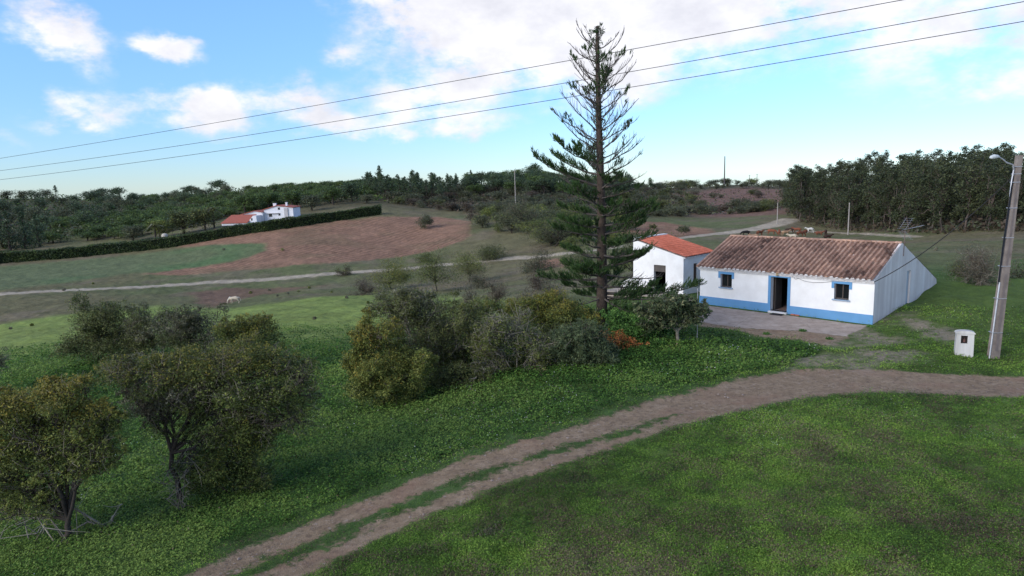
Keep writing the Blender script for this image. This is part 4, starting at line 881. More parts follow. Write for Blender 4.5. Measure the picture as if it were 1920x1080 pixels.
# --- near left trees
plant('olive_tree',122,1012,17.0,[(30,765,70,42,5200,.040,(0,1,.75),22),(115,745,62,34,4200,.038,(0,1,.85),18),(45,830,85,52,6000,.040,(0,1,.2),30),(140,810,58,48,3600,.038,(0,1,.15),26),(15,900,62,55,3600,.040,0,18),(185,775,42,28,2200,.036,(0,1,.7),12),(100,880,60,40,1500,.036,0,18),(-90,820,80,60,4000,.042,(0,1,.3),14),(60,925,50,34,1700,.038,0,16),(165,870,48,42,2000,.038,0,18),(10,950,50,34,1500,.038,0,10),(95,950,44,30,900,.036,0,22),(190,840,40,50,1700,.036,0,16)],
 'gnarled bushy tree with yellowing top at the lower left corner','tree',[m_olive,m_gold],m_bark,m_twig,seed=3,r0=.085,fork=(128,975),twig_r=.009,sub=5,cl=22,sg=.15)
plant('olive_tree',338,948,19.2,[(235,700,58,26,1800,.036,(0,1,.6),26),(330,705,75,38,4200,.038,(0,1,.55),34),(425,680,80,36,4600,.038,(0,1,.7),30),(505,690,60,36,3400,.036,(0,1,.5),24),(300,745,80,28,1400,.034,2,46),(440,745,85,48,4200,.038,(0,2,.25),40),(555,745,42,52,1500,.034,0,26),(380,735,55,40,1800,.036,(0,2,.5),36),(500,780,60,42,1900,.034,0,30),(270,760,50,22,900,.034,2,30),(350,735,70,40,2600,.036,(0,2,.3),26),(560,700,36,40,900,.034,0,20),(420,800,60,40,2200,.036,0,20),(300,800,36,26,700,.034,0,18),(350,880,30,34,700,.034,0,24),(560,790,44,40,1200,.034,0,24)],
 'wide spreading tree with grey twigs, olive crown and leaning trunk left of the track','tree',[m_olive,m_gold,m_grey],m_bark,m_twig,seed=4,r0=.085,fork=(322,850),twig_r=.009,sub=6,cl=20,sg=.16)
plant('bush',440,938,19.6,[(430,860,68,62,7000,.038,(0,1,.12),26),(470,820,65,50,4600,.038,(0,1,.15),20),(395,895,45,42,3400,.036,0,14),(480,895,40,35,2400,.036,0,10)],
 'dense dark olive bush growing to the ground right of the leaning trunk','bush',[m_olive,m_gold],m_bark,m_twig,seed=5,r0=.05,nstems=3,twig_r=.009,parts=('stems','foliage','twigs'))
# dead branches hanging and lying at the near trees
def deadwood(name,px,py,Y,ends,label,cat,seed,r0=.035,m=None,sub=4):
    rng=np.random.default_rng(seed); c=gy(px,py,Y); z=float(H(c[0:1],np.array([float(Y)]))[0]); base=np.array([c[0],Y,min(c[2],z+2.5) if py<0 else z]); S=[]
    for (ex_,ey_,dy) in ends:
        e=gy(ex_,ey_,Y+dy)-base; pts=bez((0,0,.02),e,rng,6,.25,.15); segs_of(pts,r0,r0*.3,S)
        for _ in range(sub):
            k=rng.integers(1,6); q=pts[k]+rng.normal(size=3)*.25*np.linalg.norm(e)*[1,1,.6]; p2=bez(pts[k],q,rng,3,.2,.1); segs_of(p2,r0*.4,r0*.15,S)
    o=link(name,npmesh(name,*tubes_np(S,5),smooth=True),None,[m or m_gbark]); o.location=Vector(base); return tag(o,label,cat)
deadwood('fallen_branch',190,925,17.6,[(0,1010,-.6),(-60,990,-.4),(30,985,-.9),(230,860+85,.2),(60,955,0),(0,960,-.5)],'bundle of dead grey branches fallen from the corner tree','branch',8,.03,sub=9)
deadwood('hanging_twigs',335,905,18.6,[(320,880,0),(345,850,-.1),(350,880,-.2),(310,860,.1),(355,920,-.1),(300,900,0)],'tangle of grey dead shoots round the foot of the leaning trunk','branch',9,.016,m_twig,sub=12)
deadwood('stump',888,735,28.6,[(880,712,0),(893,705,0),(872,722,0),(905,722,0),(896,718,.2),(910,728,0),(878,728,-.1),(884,718,.1)],'weathered grey dead stump in the clover below the big bushes','stump',10,.075,sub=1)
deadwood('dead_stick',905,733,28.6,[(908,690,0),(925,700,.1)],'thin upright dead branch beside the grey stump','branch',12,.02,sub=3)
deadwood('fallen_branch',925,722,29.0,[(960,722,.1),(950,716,.3)],'short grey log lying right of the dead stump','branch',13,.05,sub=1)
# --- bush row in the middle distance left
KW=dict(r0=.05,nstems=3,twig_r=.012,parts=('stems','foliage','twigs'))
plant('bush',185,675,42,[(172,600,40,38,4200,.060,(0,2,.1),26),(205,610,40,42,3600,.060,0,24),(190,645,58,32,4400,.060,0,16),(235,640,32,34,1800,.058,0,14)],'dark upright bush at the left end of the bush row','bush',[m_dgreen,m_gold,m_olive],m_bark,m_twig,seed=21,**KW)
plant('bush',300,672,41,[(270,610,38,36,3000,.058,(0,2,.3),20),(310,625,50,42,3600,.056,(2,0,.4),30),(250,650,42,26,2200,.056,0,14)],'grey green twiggy bush beside the dark upright bush','bush',[m_dgreen,m_gold,m_grey],m_bark,m_twig,seed=22,**KW)
plant('bush',375,668,40,[(350,615,36,34,2800,.056,(2,0,.5),30),(395,620,42,42,3200,.056,(2,0,.5),34),(350,650,50,26,2400,.054,0,14)],'pale grey leaved bush in the middle of the bush row','bush',[m_dgreen,m_gold,m_grey],m_bark,m_twig,seed=23,**KW)
plant('bush',470,665,38,[(445,622,40,28,3600,.054,(0,1,.6),16),(495,620,38,30,3400,.054,(0,1,.6),16),(475,648,56,24,3600,.054,0,12)],'rounded golden topped bush at the right end of the bush row','bush',[m_olive,m_gold],m_bark,m_twig,seed=24,**KW)
plant('bush',255,712,33,[(225,690,34,18,1500,.05,(0,1,.5),12),(275,682,42,18,1600,.05,(2,0,.3),26)],'low grey and yellow shrub behind the spreading tree','bush',[m_olive,m_gold,m_grey],m_bark,m_twig,seed=25,**KW)
plant('bush',-12,730,36,[(-30,690,34,42,1800,.05,(2,0,.3),26)],'twiggy grey bush cut by the left edge','bush',[m_olive,m_gold,m_grey],m_bark,m_twig,seed=26,**KW)
# --- the large thicket left of the pine
plant('bush',722,757,28,[(690,640,32,42,4200,.046,(0,1,.65),14),(725,690,52,46,7200,.046,(0,1,.25),18),(688,705,36,46,5200,.046,(0,1,.35),14),(765,700,46,48,5600,.046,(0,1,.08),14),(720,730,58,26,4200,.046,0,8),(725,625,30,26,1800,.044,(0,1,.7),10)],'tall dense bush with orange tipped top at the left of the big thicket','bush',[m_olive,m_gold],m_bark,m_twig,seed=31,**KW)
plant('bush',800,728,30.5,[(745,585,42,36,3400,.048,(0,2,.3),34),(790,580,50,38,3800,.048,(0,2,.4),44),(830,640,52,50,4200,.048,0,40),(780,640,52,50,3800,.048,(0,2,.3),46),(820,695,60,32,3600,.048,0,14),(860,600,40,40,2400,.048,(0,1,.15),20)],'tall dark thorny shrub laced with grey bare twigs','bush',[m_dgreen,m_olive,m_grey],m_gbark,m_twig,seed=32,**KW)
plant('bush',965,722,29.6,[(910,640,46,36,2900,.044,(2,1,.45),44),(965,625,56,40,3600,.044,(2,1,.4),50),(1015,650,44,40,2900,.044,(2,1,.4),42),(930,690,52,30,2000,.044,0,24),(1005,695,46,26,1800,.044,0,24)],'grey shrub with pale lichen covered branches in the thicket centre','bush',[m_dgreen,m_grey,m_olive],m_gbark,m_gbark,seed=33,**{**KW,'twig_r':.017,'r0':.07,'sub':5})
plant('bush',1035,660,33.5,[(985,590,44,34,4400,.048,(0,1,.5),12),(1035,585,50,36,5200,.048,(0,1,.6),14),(1075,605,42,42,4400,.048,(0,1,.4),12),(1020,625,60,30,3400,.048,0,8),(900,600,46,36,3400,.048,(0,1,.2),14)],'yellow green broom bush behind the grey lichen shrub','bush',[m_olive,m_gold],m_bark,m_twig,seed=34,**KW)
plant('oleander',1105,722,29.4,[(1110,675,44,42,4200,.085,0,14),(1075,655,40,42,3400,.085,0,12),(1128,655,28,40,2400,.085,0,10),(1095,630,40,28,2200,.080,0,10),(1120,705,36,22,1800,.08,0,6)],'blue green oleander with narrow leaves at the right of the thicket','bush',[m_ole],m_bark,m_twig,seed=35,**{**KW,'asp':.16})
plant('bush',870,735,28.9,[(870,705,40,26,2600,.044,0,8),(840,722,34,18,1700,.044,0,6)],'low dark undergrowth bush at the foot of the thicket','bush',[m_dgreen],m_bark,m_twig,seed=36,**KW)
plant('bush',900,700,31.5,[(880,640,50,44,3800,.048,(0,1,.15),16),(850,670,44,40,3000,.048,(0,1,.1),12),(1060,650,46,44,3400,.048,(0,1,.15),10),(1030,690,44,30,2200,.048,0,8)],'dark green bush filling the heart of the thicket between grey shrubs','bush',[m_dgreen,m_olive],m_bark,m_twig,seed=37,**KW)
# --- shrubs beside the pine and the loquat
plant('shrub',1200,655,33.2,[(1185,608,46,26,4200,.060,0,10),(1225,632,44,26,4200,.060,0,10),(1165,625,36,30,2800,.060,0,8),(1250,650,24,16,1300,.055,0,5)],'leafy green shrub at the foot of the tall pine','shrub',[m_shrubg],m_bark,seed=41,**KW)
plant('shrub',1168,672,31.4,[(1150,640,26,20,1300,.050,(1,0,.25),8),(1180,652,28,18,1400,.050,(0,1,.7),8),(1178,667,18,9,500,.050,1,4),(1205,660,22,14,800,.05,0,6)],'small shrub with orange red autumn leaves','shrub',[m_shrubg,m_orange],m_bark,seed=42,**KW)
plant('loquat_tree',1271,643,32.3,[(1262,574,40,22,1500,.105,0,20),(1222,588,30,22,1000,.105,0,16),(1308,578,24,20,760,.105,0,14),(1236,606,30,16,620,.10,0,10),(1286,600,30,18,620,.10,0,12),(1215,612,18,18,300,.1,0,6)],'small loquat tree with pale forked trunk before the cottage','tree',[m_loq],m_gbark,m_gbark,seed=43,r0=.10,fork=(1270,622),twig_r=.016,sub=1,asp=.30,cl=14,sg=.15)
# --- valley trees and bushes one by one: px,base py,Y?,w,h
def vplant(name,px,pyb,w,h,mats,mi,label,cat,seed,trunk=0,grp=None,nl=1500,wood=None,twn=14,flat=1.):
    g_=g1(px,pyb); Y=g_[1]; k=Y/f; rng=np.random.default_rng(seed); W_m,Hm=w*k,h*k; n=max(5,int(5+w*h/600)); L=[]
    zc0=Hm*(trunk); 
    for i in range(n):
        a=rng.uniform(0,2*math.pi); q=rng.uniform(.0,.62)**.7; rr=W_m*rng.uniform(.20,.38); cz=zc0+(Hm-zc0)*(.5 if q>.4 else 1)*rng.uniform(.25,.78)
        L.append(((math.cos(a)*q*W_m*.5,math.sin(a)*q*W_m*.5,cz),(rr,rr,min((Hm-zc0)*.34*flat,rr)),int(nl*2.6/n),k*1.05,mi,int(twn/n)+1))
    root=empty(name,g_,label,cat,grp); wv,tv,lv=plantmesh(rng,L,r0=max(.05,W_m*.013),cl=18,sg=.26,fork=(rng.normal()*.1*W_m,0,zc0*.9+.05) if trunk>.05 else None,nstems=1 if trunk else 3,twig_r=max(.015,k*.22),sub=2)
    t_=('trunk','crown','twigs') if trunk else ('stems','foliage','twigs')
    woodpart(t_[0],wv,tv,root,wood or m_bark,m_twig); link(t_[1],npmesh(t_[1],*lv),root,mats); return root
vplant('field_tree',797,428,38,25,[m_oak],0,'lone small tree standing in the ploughed field','tree',51,.22,nl=1200)
vplant('bush',929,486,68,38,[m_dgreen],0,'dark rounded bush below the ploughed field','bush',52,0,nl=2400)
vplant('bush',733,541,76,58,[m_olive,m_gold],(0,1,.3),'round olive green bush with bare stems by the valley road','bush',53,.14,nl=3600)
vplant('bush',680,553,74,46,[m_grey,m_brown],(1,0,.2),'grey purple leafless bush left of the round olive bush','bush',54,.0,nl=900,twn=90)
vplant('bush',646,516,34,20,[m_brown,m_olive],(0,1,.4),'small brownish bush by the road left of the round bush','bush',55,0,nl=700)
vplant('tree',820,547,96,82,[m_olive,m_dgreen],(0,1,.5),'open crowned olive green tree with visible forked trunk in the valley','tree',56,.22,nl=3600,twn=30)
vplant('tree',880,530,70,66,[m_dgreen,m_olive],(0,1,.5),'dark green tree just right of the open crowned valley tree','tree',57,.2,nl=2800)
vplant('bush',797,492,30,28,[m_dgreen],0,'small dark bush at the corner of the ploughed field','bush',58,0,nl=900)
vplant('tree',975,432,96,64,[m_oak,m_brown],(0,1,.25),'broad grey green oak at the field edge beyond the dark bush','tree',59,.15,nl=3000,twn=30)
vplant('tree',886,422,30,34,[m_brown],0,'nearly bare little tree at the right edge of the ploughed field','tree',60,.3,nl=260,twn=20)
vplant('tree',1040,462,110,80,[m_olive,m_oak],(1,0,.5),'large olive tree seen left of the pine trunk','tree',61,.15,nl=3600)
vplant('bush',1085,512,90,64,[m_dgreen,m_oak],(0,1,.4),'dark bush directly behind the pine trunk','bush',62,0,nl=3200)
vplant('bush',1010,508,60,40,[m_oak,m_brown],(0,1,.4),'grey brown bush left of the bush behind the pine','bush',621,0,nl=2200)
vplant('tree',1182,520,92,96,[m_olive,m_dgreen],(0,1,.5),'tree growing against the left wall of the outbuilding','tree',63,.1,nl=4200)
vplant('bush',1240,470,90,40,[m_olive,m_oak],(0,1,.5),'olive bush behind the outbuilding roof','bush',64,0,nl=2200)
vplant('tree',1281,441,26,24,[m_oak],0,'tiny round tree beside the far road','tree',65,.3,nl=700)
vplant('bush',1225,428,14,12,[m_dgreen],0,'tiny dark bush in the small red field','bush',66,0,nl=260)
vplant('bush',1835,533,92,76,[m_brown,m_grey],(0,1,.35),'big brown leafless bush in the pasture behind the cottage gable','bush',67,0,nl=4200,twn=160,wood=m_twig)
vplant('bush',1800,520,46,40,[m_olive,m_grey],(0,1,.5),'green and grey bush at the left foot of the big brown bush','bush',68,0,nl=1300,twn=30)
vplant('bush',1910,520,60,50,[m_grey,m_shrubg],(0,1,.5),'green bush right of the lamp pole at the picture edge','bush',69,0,nl=1500,twn=30)
vplant('bush',2000,560,120,90,[m_dgreen,m_grey],(0,1,.5),'green bush beyond the right picture edge','bush',70,0,nl=2500,twn=30)
for i,(px,pb_,w_,h_,mm) in enumerate([(885,590,66,62,m_grey),(930,575,70,60,m_brown),(985,590,74,64,m_grey),(1040,575,66,60,m_oak),(1010,545,70,40,m_brown),(780,580,70,50,m_brown),(900,540,50,34,m_oak)]):
    vplant('bush',px,pb_,w_,h_,[mm,m_brown],(0,1,.3),['pale grey wispy bush behind the left of the thicket','brown dry bush second from the left behind the thicket','grey wispy bush behind the middle of the thicket','grey green bush between thicket and pine trunk','low brown bush furthest back beyond the thicket','brown twiggy bush behind the dark thorny shrub','small scrub oak bush beyond the wispy bushes'][i],'bush',80+i,0,nl=1500,twn=80)
# small tufts in the valley and pasture
rng=np.random.default_rng(77); k=0
tv=[]
for (px,py) in [(120,545),(175,533),(590,600),(622,549),(540,552),(560,548),(520,556),(470,551),(505,546),(580,541),(250,597),(60,612),(20,618),(530,470),(420,469),(690,570),(1690,492),(1640,470),(1755,470),(1700,480),(650,560)]:
    g_=g1(px,py); g_[2]+=.12;s=g_[1]*.0028*rng.uniform(.6,1.3); C_=g_+np.clip(rng.normal(size=(160,3)),-1.6,1.6)*[s*.6,s*.6,0]
    C_=ell_pts(rng,(0,0,s*.35),(s*.9,s*.9,s*.75),150,.1); v,q=leaves_np(rng,C_+g_,.12,.4,.3); o=link('grass_tuft',npmesh('grass_tuft',v-g_,q,None,rng.random(len(q))),None,[m_olive if k%2 else m_grey]); o.location=Vector(g_)
    tag(o,'small dark weed tuft standing in the valley grass','weed','weed tufts scattered over the valley grass'); k+=1
for (px,py,lb) in [(1380,858,'dried brown weed mound in the lawn below the track'),(570,857,'reddish brown dead weed clump in the clover'),(1545,842,'left one of two dark green grass tussocks on the right lawn'),(1712,840,'right one of two dark green grass tussocks on the right lawn'),(1830,668,'green weed clump at the foot of the meter cabinet'),(925,1000,'pale silvery weed on the grass below the track'),(985,1078,'pale silvery weed at the bottom edge of the grass')]:
    g_=g1(px,py); g_[2]-=.03; col=m_brown if 'brown' in lb else (m_grey if 'silvery' in lb else m_dgreen if 'tussock' in lb else m_shrubg); s=.30 if 'cabinet' not in lb else .42
    n_=420; C_=rng.normal(size=(n_,3))*[s*.8,s*.45,0]; dd=rng.normal(size=(n_,3))*.7+[0,0,.8]; v,q=cords_np(C_,dd,s*.42*rng.uniform(.5,1,n_),.010); o=link('weed_clump',npmesh('weed_clump',v,q,None,np.clip(rng.normal(size=len(q))*.2+.4,0,1)),None,[col]); o.location=Vector(g_); tag(o,lb,'weed')
for (px,py,lb) in [(1437,627,'little green weed sprouting at the slab edge, left one'),(1505,621,'little green weed sprouting at the slab edge, middle one'),(1555,636,'little green weed sprouting at the slab edge, right one'),(1632,613,'green weeds at the foot of the cottage corner'),(1700,578,'green weeds at the foot of the gable wall')]:
    g_=g1(px,py); n_=160; dd=rng.normal(size=(n_,3))*.7+[0,0,.8]; v,q=cords_np(ell_pts(rng,(0,0,0),(.2,.15,.01),n_,.05),dd,.16*rng.uniform(.5,1,n_),.012); o=link('weed_clump',npmesh('weed_clump',v,q,None,np.clip(rng.normal(size=len(q))*.2+.5,0,1)),None,[m_shrubg]); o.location=Vector(g_); tag(o,lb,'weed')
# --- far trees: prototypes, then copies
def proto(kind,seed):
    rng=np.random.default_rng(seed); L=[]
    if kind=='euc':
        h=1.0; S=[]; n=rng.integers(9,13); lean=rng.normal(size=2)*.05
        for i in range(n):
            q=i/(n-1); z=.24+.70*q; sp=.20*(1-abs(q-.45)*.8); L.append(((lean[0]*q+rng.normal()*sp*.6,lean[1]*q+rng.normal()*sp*.6,z),(sp*.68,sp*.68,.085),int(190),.0165,0,2))
        kw=dict(r0=.013,fork=(lean[0]*.3,lean[1]*.3,.36),cl=12,sg=.27,twig_r=.0018,sub=1,rise=0.,asp=.5)
    elif kind=='umb':
        for i in range(9):
            a=rng.uniform(0,6.28);q=rng.uniform(0,.42); L.append(((math.cos(a)*q,math.sin(a)*q,(.64-q*q*.9+rng.normal()*.03)),(.27,.27,.22),270,.028,0,1))
        kw=dict(r0=.035,fork=(0,0,.4),cl=14,sg=.20,twig_r=.006,sub=0,rise=.1,asp=.55)
    elif kind=='pine':
        for i in range(8):
            q=i/7; sp=.20*(1-q*.6); L.append(((rng.normal()*sp*.6,rng.normal()*sp*.6,.50+.44*q),(sp*.8,sp*.8,.085),150,.020,0,1))
        kw=dict(r0=.018,fork=(rng.normal()*.03,0,.5),cl=10,sg=.24,twig_r=.003,sub=1,rise=0,asp=.5)
    elif kind=='oak':
        for i in range(8):
            a=rng.uniform(0,6.28);q=rng.uniform(0,.36); L.append(((math.cos(a)*q,math.sin(a)*q,.50+rng.uniform(-.22,.24)),(.27,.27,.22),230,.028,0,1))
        kw=dict(r0=.03,fork=(0,0,.2),cl=12,sg=.22,twig_r=.006,sub=1,rise=.1,asp=.55)
    elif kind=='cyp':
        for i in range(7):
            q=i/6; sp=.26*(1-q*.75); L.append(((rng.normal()*.02,rng.normal()*.02,.1+.8*q),(sp,sp,.12),120,.028,0,1))
        kw=dict(r0=.03,cl=12,sg=.2,twig_r=.006,sub=0,rise=0,asp=.5)
    wv,tv,lv=plantmesh(rng,L,**kw)
    if tv is not None: V=np.concatenate([wv[0],tv[0]]); F=np.concatenate([wv[1][:, [0,1,2,3]],tv[1][:, [0,1,2,3]]+len(wv[0])]); wv=(V,F)
    return wv,lv
PROT={}
def getproto(kind,seed,lm,bm):
    key=(kind,seed,lm.name)
    if key not in PROT:
        wv,lv=proto(kind,seed); a=npmesh('trunk',*wv,smooth=True); a.materials.append(bm); b=npmesh('crown',*lv); b.materials.append(lm); PROT[key]=(a,b)
    return PROT[key]
def far_tree(name,P,h,wd,kind,seed,lm,bm,label,cat,grp,rz):
    if kind in('umb','oak') and cat=='tree' and grp and 'left' in grp: P=np.array(P)-[0,0,.20*h]
    a,b=getproto(kind,seed,lm,bm); r=empty(name,P,label,cat,grp,rz); r.scale=(wd,wd,h)
    for nm,me in(('trunk',a),('crown',b)):
        o=bpy.data.objects.new(nm,me);COL.objects.link(o);o.parent=r
    return r
def scatter(rng,n,pxr,yfun,mind,test=None):
    out=[];tries=0
    while len(out)<n and tries<n*30:
        tries+=1; px=rng.uniform(*pxr); y0,y1=yfun(px); Y=math.exp(rng.uniform(math.log(y0),math.log(y1))); P=col_at(px,Y)
        if test and not test(px,Y,P): continue
        if any((P[0]-q[0])**2+(P[1]-q[1])**2<mind**2 for q,_ in out): continue
        out.append((P,px))
    return out
ip=lambda px,xs,ys: float(np.interp(px,xs,ys))
rng=np.random.default_rng(9)
ef=lambda px: ip(px,[1478,1500,1600,1700,1750,1900,2100],[232,212,176,150,138,116,100])
E=scatter(rng,70,(1482,2060),lambda px:(ef(px),ef(px)*1.13),3.4)+scatter(rng,110,(1480,2060),lambda px:(ef(px)*1.14,ef(px)*1.9),5.0)
for i,(P,px) in enumerate(E):
    h=rng.uniform(12.0,16.0)*ip(px,[1480,1560,1650,1750,1900,2000],[1.0,.95,1.0,1.0,.84,.80]); 
    far_tree('eucalyptus',P-[0,0,.2],h,h*rng.uniform(.85,1.25),'euc',int(rng.integers(0,6)),m_euc,m_ebark,'slender eucalyptus in the dark stand on the right behind the cottage','tree','eucalyptus trees of the stand on the right',rng.uniform(0,6.28))
for i,(px,Y,h) in enumerate([(1586,215,16.5),(1610,215,15.5),(1650,220,16.5),(1480,238,14)]):
    far_tree('eucalyptus',col_at(px,Y),h,h*.8,'euc',i,m_euc,m_ebark,'slender eucalyptus in the dark stand on the right behind the cottage','tree','eucalyptus trees of the stand on the right',i*1.3)
PG='stone pines on the left hillside'; 
hg=lambda px: ip(px,[-200,0,200,420,560,700,730],[200,204,216,232,246,262,262])
notH=lambda px,Y,P: not(400<px<600 and Y<262)
for (P,px) in scatter(rng,175,(230,760),lambda px:(hg(px)+ (10 if px<620 else 22),440),5.2,notH):
    h=rng.uniform(4.5,7.2); far_tree('stone_pine',P,h,h*rng.uniform(1.15,1.75),'umb',int(rng.integers(0,5)),m_pgreen,m_bark,'green umbrella shaped stone pine on the left hillside','tree',PG,rng.uniform(0,6.28))
for (P,px) in scatter(rng,120,(-220,430),lambda px:(ip(px,[-200,0,100,250,430],[212,216,235,290,330]),500),6.5):
    h=rng.uniform(6,10); far_tree('woodland_oak',P,h,h*rng.uniform(.9,1.3),'oak',int(rng.integers(0,5)),m_dpine if rng.random()<.65 else m_oak,m_bark,'dark round crowned tree in the wood at the far left','tree','dark trees of the wood at the far left',rng.uniform(0,6.28))
for (px,Y,h) in [(20,212,13),(48,215,12),(75,218,11),(-30,210,14),(5,222,12)]:
    far_tree('cypress',col_at(px,Y),h,h*.85,'cyp',1+px%3,m_dpine,m_bark,'tall dark conifer at the left end of the hedge','tree','dark conifers at the left end of the hedge',px*.1)
for (P,px) in scatter(rng,62,(690,872),lambda px:(278,345),3.2):
    h=rng.uniform(6.5,10.0); far_tree('pine_tree',P,h,h*rng.uniform(.95,1.35),'pine',int(rng.integers(0,5)),m_dpine,m_bark,'tall dark pine with bare trunk in the wood above the ploughed field','tree','tall pines above the ploughed field',rng.uniform(0,6.28))
for (P,px) in scatter(rng,75,(865,1180),lambda px:(300,410),6):
    h=rng.uniform(6.5,10); t_=rng.random(); far_tree('stone_pine' if t_<.6 else 'woodland_oak',P,h,h*rng.uniform(.9,1.3),'umb' if t_<.6 else 'oak',int(rng.integers(0,5)),m_pgreen if t_<.3 else m_dpine,m_bark,'umbrella pine in the wood behind the big Norfolk pine' if t_<.6 else 'round dark tree in the wood behind the big Norfolk pine','tree','umbrella pines behind the big pine' if t_<.6 else 'round trees behind the big pine',rng.uniform(0,6.28))
for (P,px) in scatter(rng,48,(95,440),lambda px:(ip(px,[95,250,440],[226,226,246]),310),5.5,lambda px,Y,P: not(px>395 and Y<255)):
    h=rng.uniform(4.5,7.0); far_tree('stone_pine',P,h,h*rng.uniform(1.2,1.8),'umb',int(rng.integers(0,5)),m_pgreen,m_bark,'green umbrella shaped stone pine on the left hillside','tree',PG,rng.uniform(0,6.28))
for (P,px) in scatter(rng,34,(1190,1480),lambda px:(520,680),7):
    h=rng.uniform(4,8); far_tree('ridge_tree',P,h,h*1.6,'oak',int(rng.integers(0,5)),m_olive,m_bark,'pale green bushy tree on the farthest ridge','tree','trees on the farthest ridge',rng.uniform(0,6.28))
# skyline marks
for (px,Y,h,w_,k_,lb) in [(1006,400,14,.8,'umb','flat topped pine rising above the skyline left of the big pine'),(105,480,9,1.0,'pine','leftmost taller tree on the left skyline'),(195,478,10,1.2,'umb','flat crowned pine second from left on the left skyline'),(225,478,11,1.2,'umb','flat crowned pine third from left on the left skyline'),(360,470,9,1.3,'umb','low flat pine on the skyline above the farmhouse'),(415,460,11,1.2,'umb','spreading pine on the skyline above the farmhouse right side'),(712,340,12,.9,'pine','tallest ragged pine on the skyline above the hedge end'),(690,345,9,.8,'pine','thin ragged pine left of the tallest ragged pine'),(883,380,9,.8,'pine','single dark pine top in the skyline gap'),(1180,430,11,.6,'umb','thin small crowned pine on the skyline right of the big pine'),(1220,440,9,.5,'oak','tiny dark tree on the skyline right of the thin pine'),(1165,420,10,.6,'oak','small dark tree just right of the big pine on the skyline')]:
    far_tree('skyline_tree',col_at(px,Y),h,h*w_,k_,2,m_dpine,m_bark,lb,'tree',None,1.)
# garden trees by the farmhouse
for (px,Y,h,w_,k_,m_,lb) in [(345,222,9.5,1.5,'oak',m_dgreen,'broad dark tree left of the farmhouse garage'),(385,224,9,1.2,'oak',m_dgreen,'dark tree touching the farmhouse garage'),(250,219,6,1.6,'oak',m_oak,'brownish garden shrub behind the hedge'),(300,220,7,1.3,'oak',m_olive,'green garden tree behind the hedge near the white dome'),(585,246,7,1.5,'oak',m_oak,'grey green shrub right of the farmhouse'),(625,262,7.5,1.4,'umb',m_pgreen,'round pine right of the farmhouse shrub'),(660,272,9.5,1.2,'oak',m_dpine,'dense round dark tree above the hedge end'),(548,262,8,1.3,'umb',m_pgreen,'green pine directly behind the farmhouse chimneys'),(460,262,9,1.3,'umb',m_pgreen,'green pine behind the farmhouse wing'),(505,266,8.5,1.5,'umb',m_pgreen,'green pine behind the farmhouse gable'),(688,262,4,2,'oak',m_oak,'low shrub at the right end of the hedge')]:
    far_tree('garden_tree',col_at(px,Y),h,h*w_,k_,3,m_,m_bark,lb,'tree',None,px*.3)
def palm(px,Y,h,label):
    P=col_at(px,Y); r=empty('palm_tree',P,label,'palm'); mb=MB(); mb.tube([(0,0,-.3),(.1,0,h*.5),(0,0,h)],[.32,.26,.24],7); mb.build('trunk',[m_bark],r)
    rg=np.random.default_rng(px); S=[];D=[];
    for i in range(34):
        a=rg.uniform(0,6.28);e=rg.uniform(-.3,1.2)
        for t in np.linspace(.1,1,16):
            p=np.array([math.cos(a)*math.cos(e)*t*3.2,math.sin(a)*math.cos(e)*t*3.2,h+math.sin(e)*t*2.6-1.6*t*t])
            for s in(-1,1): S.append(p); D.append([-math.sin(a)*s+math.cos(a)*.5,math.cos(a)*s+math.sin(a)*.5,-.35])
    v,q=cords_np(np.array(S),np.array(D,float),.55,.05); link('fronds',npmesh('fronds',v,q,None,rg.random(len(q))),r,[m_palm])
palm(402,226,6.2,'feathery palm left of the farmhouse garage'); palm(292,215,4.6,'low palm behind the hedge beside the white dome')
# scrub on the slopes right of the wood
sc_=scatter(rng,290,(735,1490),lambda px:(ip(px,[735,900,1000,1200,1300,1480],[262,235,225,246,258,262]),ip(px,[735,900,1300,1480],[330,330,470,470])),3.9,lambda px,Y,P: rng.random()<(.16 if 1300<px<1480 and 290<Y<460 else 1))
for (P,px) in sc_:
    h=rng.uniform(2.2,4.8)*(1+.4*(rng.random()<.15)); m_=m_oak if rng.random()<.65 else (m_brown if rng.random()<.4 else m_dgreen)
    far_tree('scrub_bush',P-[0,0,h*.15],h,h*rng.uniform(1.1,2.0),'oak',int(rng.integers(0,5)),m_,m_bark,'grey green scrub bush on the slope between ploughed field and red hill','bush','scrub bushes on the slope below the skyline',rng.uniform(0,6.28))
for (P,px) in scatter(rng,46,(890,1190),lambda px:(ip(px,[890,960,1060,1190],[205,172,150,150]),238),5.0):
    h=rng.uniform(3.5,6.5); far_tree('scrub_bush',P-[0,0,h*.12],h,h*rng.uniform(1.1,1.7),'oak',int(rng.integers(0,5)),m_oak if rng.random()<.5 else m_olive,m_bark,'olive green scrub tree behind the big pine below the wood','bush','scrub trees in the hollow behind the big pine',rng.uniform(0,6.28))
for (P,px) in scatter(rng,40,(1180,1480),lambda px:(430,500),6):
    h=rng.uniform(3,6); far_tree('hill_bush',P,h,h*1.5,'oak',int(rng.integers(0,5)),m_oak,m_bark,'bush on the crest of the red hill','bush','bushes along the crest of the red hill',rng.uniform(0,6.28))
def cards(rng,n,pxr,yfun,size,hh,test=None):
    px=rng.uniform(*pxr,n); u=rng.random(n); y0=np.array([yfun(p)[0] for p in px]);y1=np.array([yfun(p)[1] for p in px]); Y=np.exp(np.log(y0)+u*(np.log(y1/y0)))
    X=(px-960)/f*Y*1.012; X=X+ (math.tan(ROL)*-0)*Y; Z=H(X,Y)+rng.random(n)**1.5*hh*np.where(X/Y<-.2,2.0,1); return np.stack([X,Y,Z],-1)
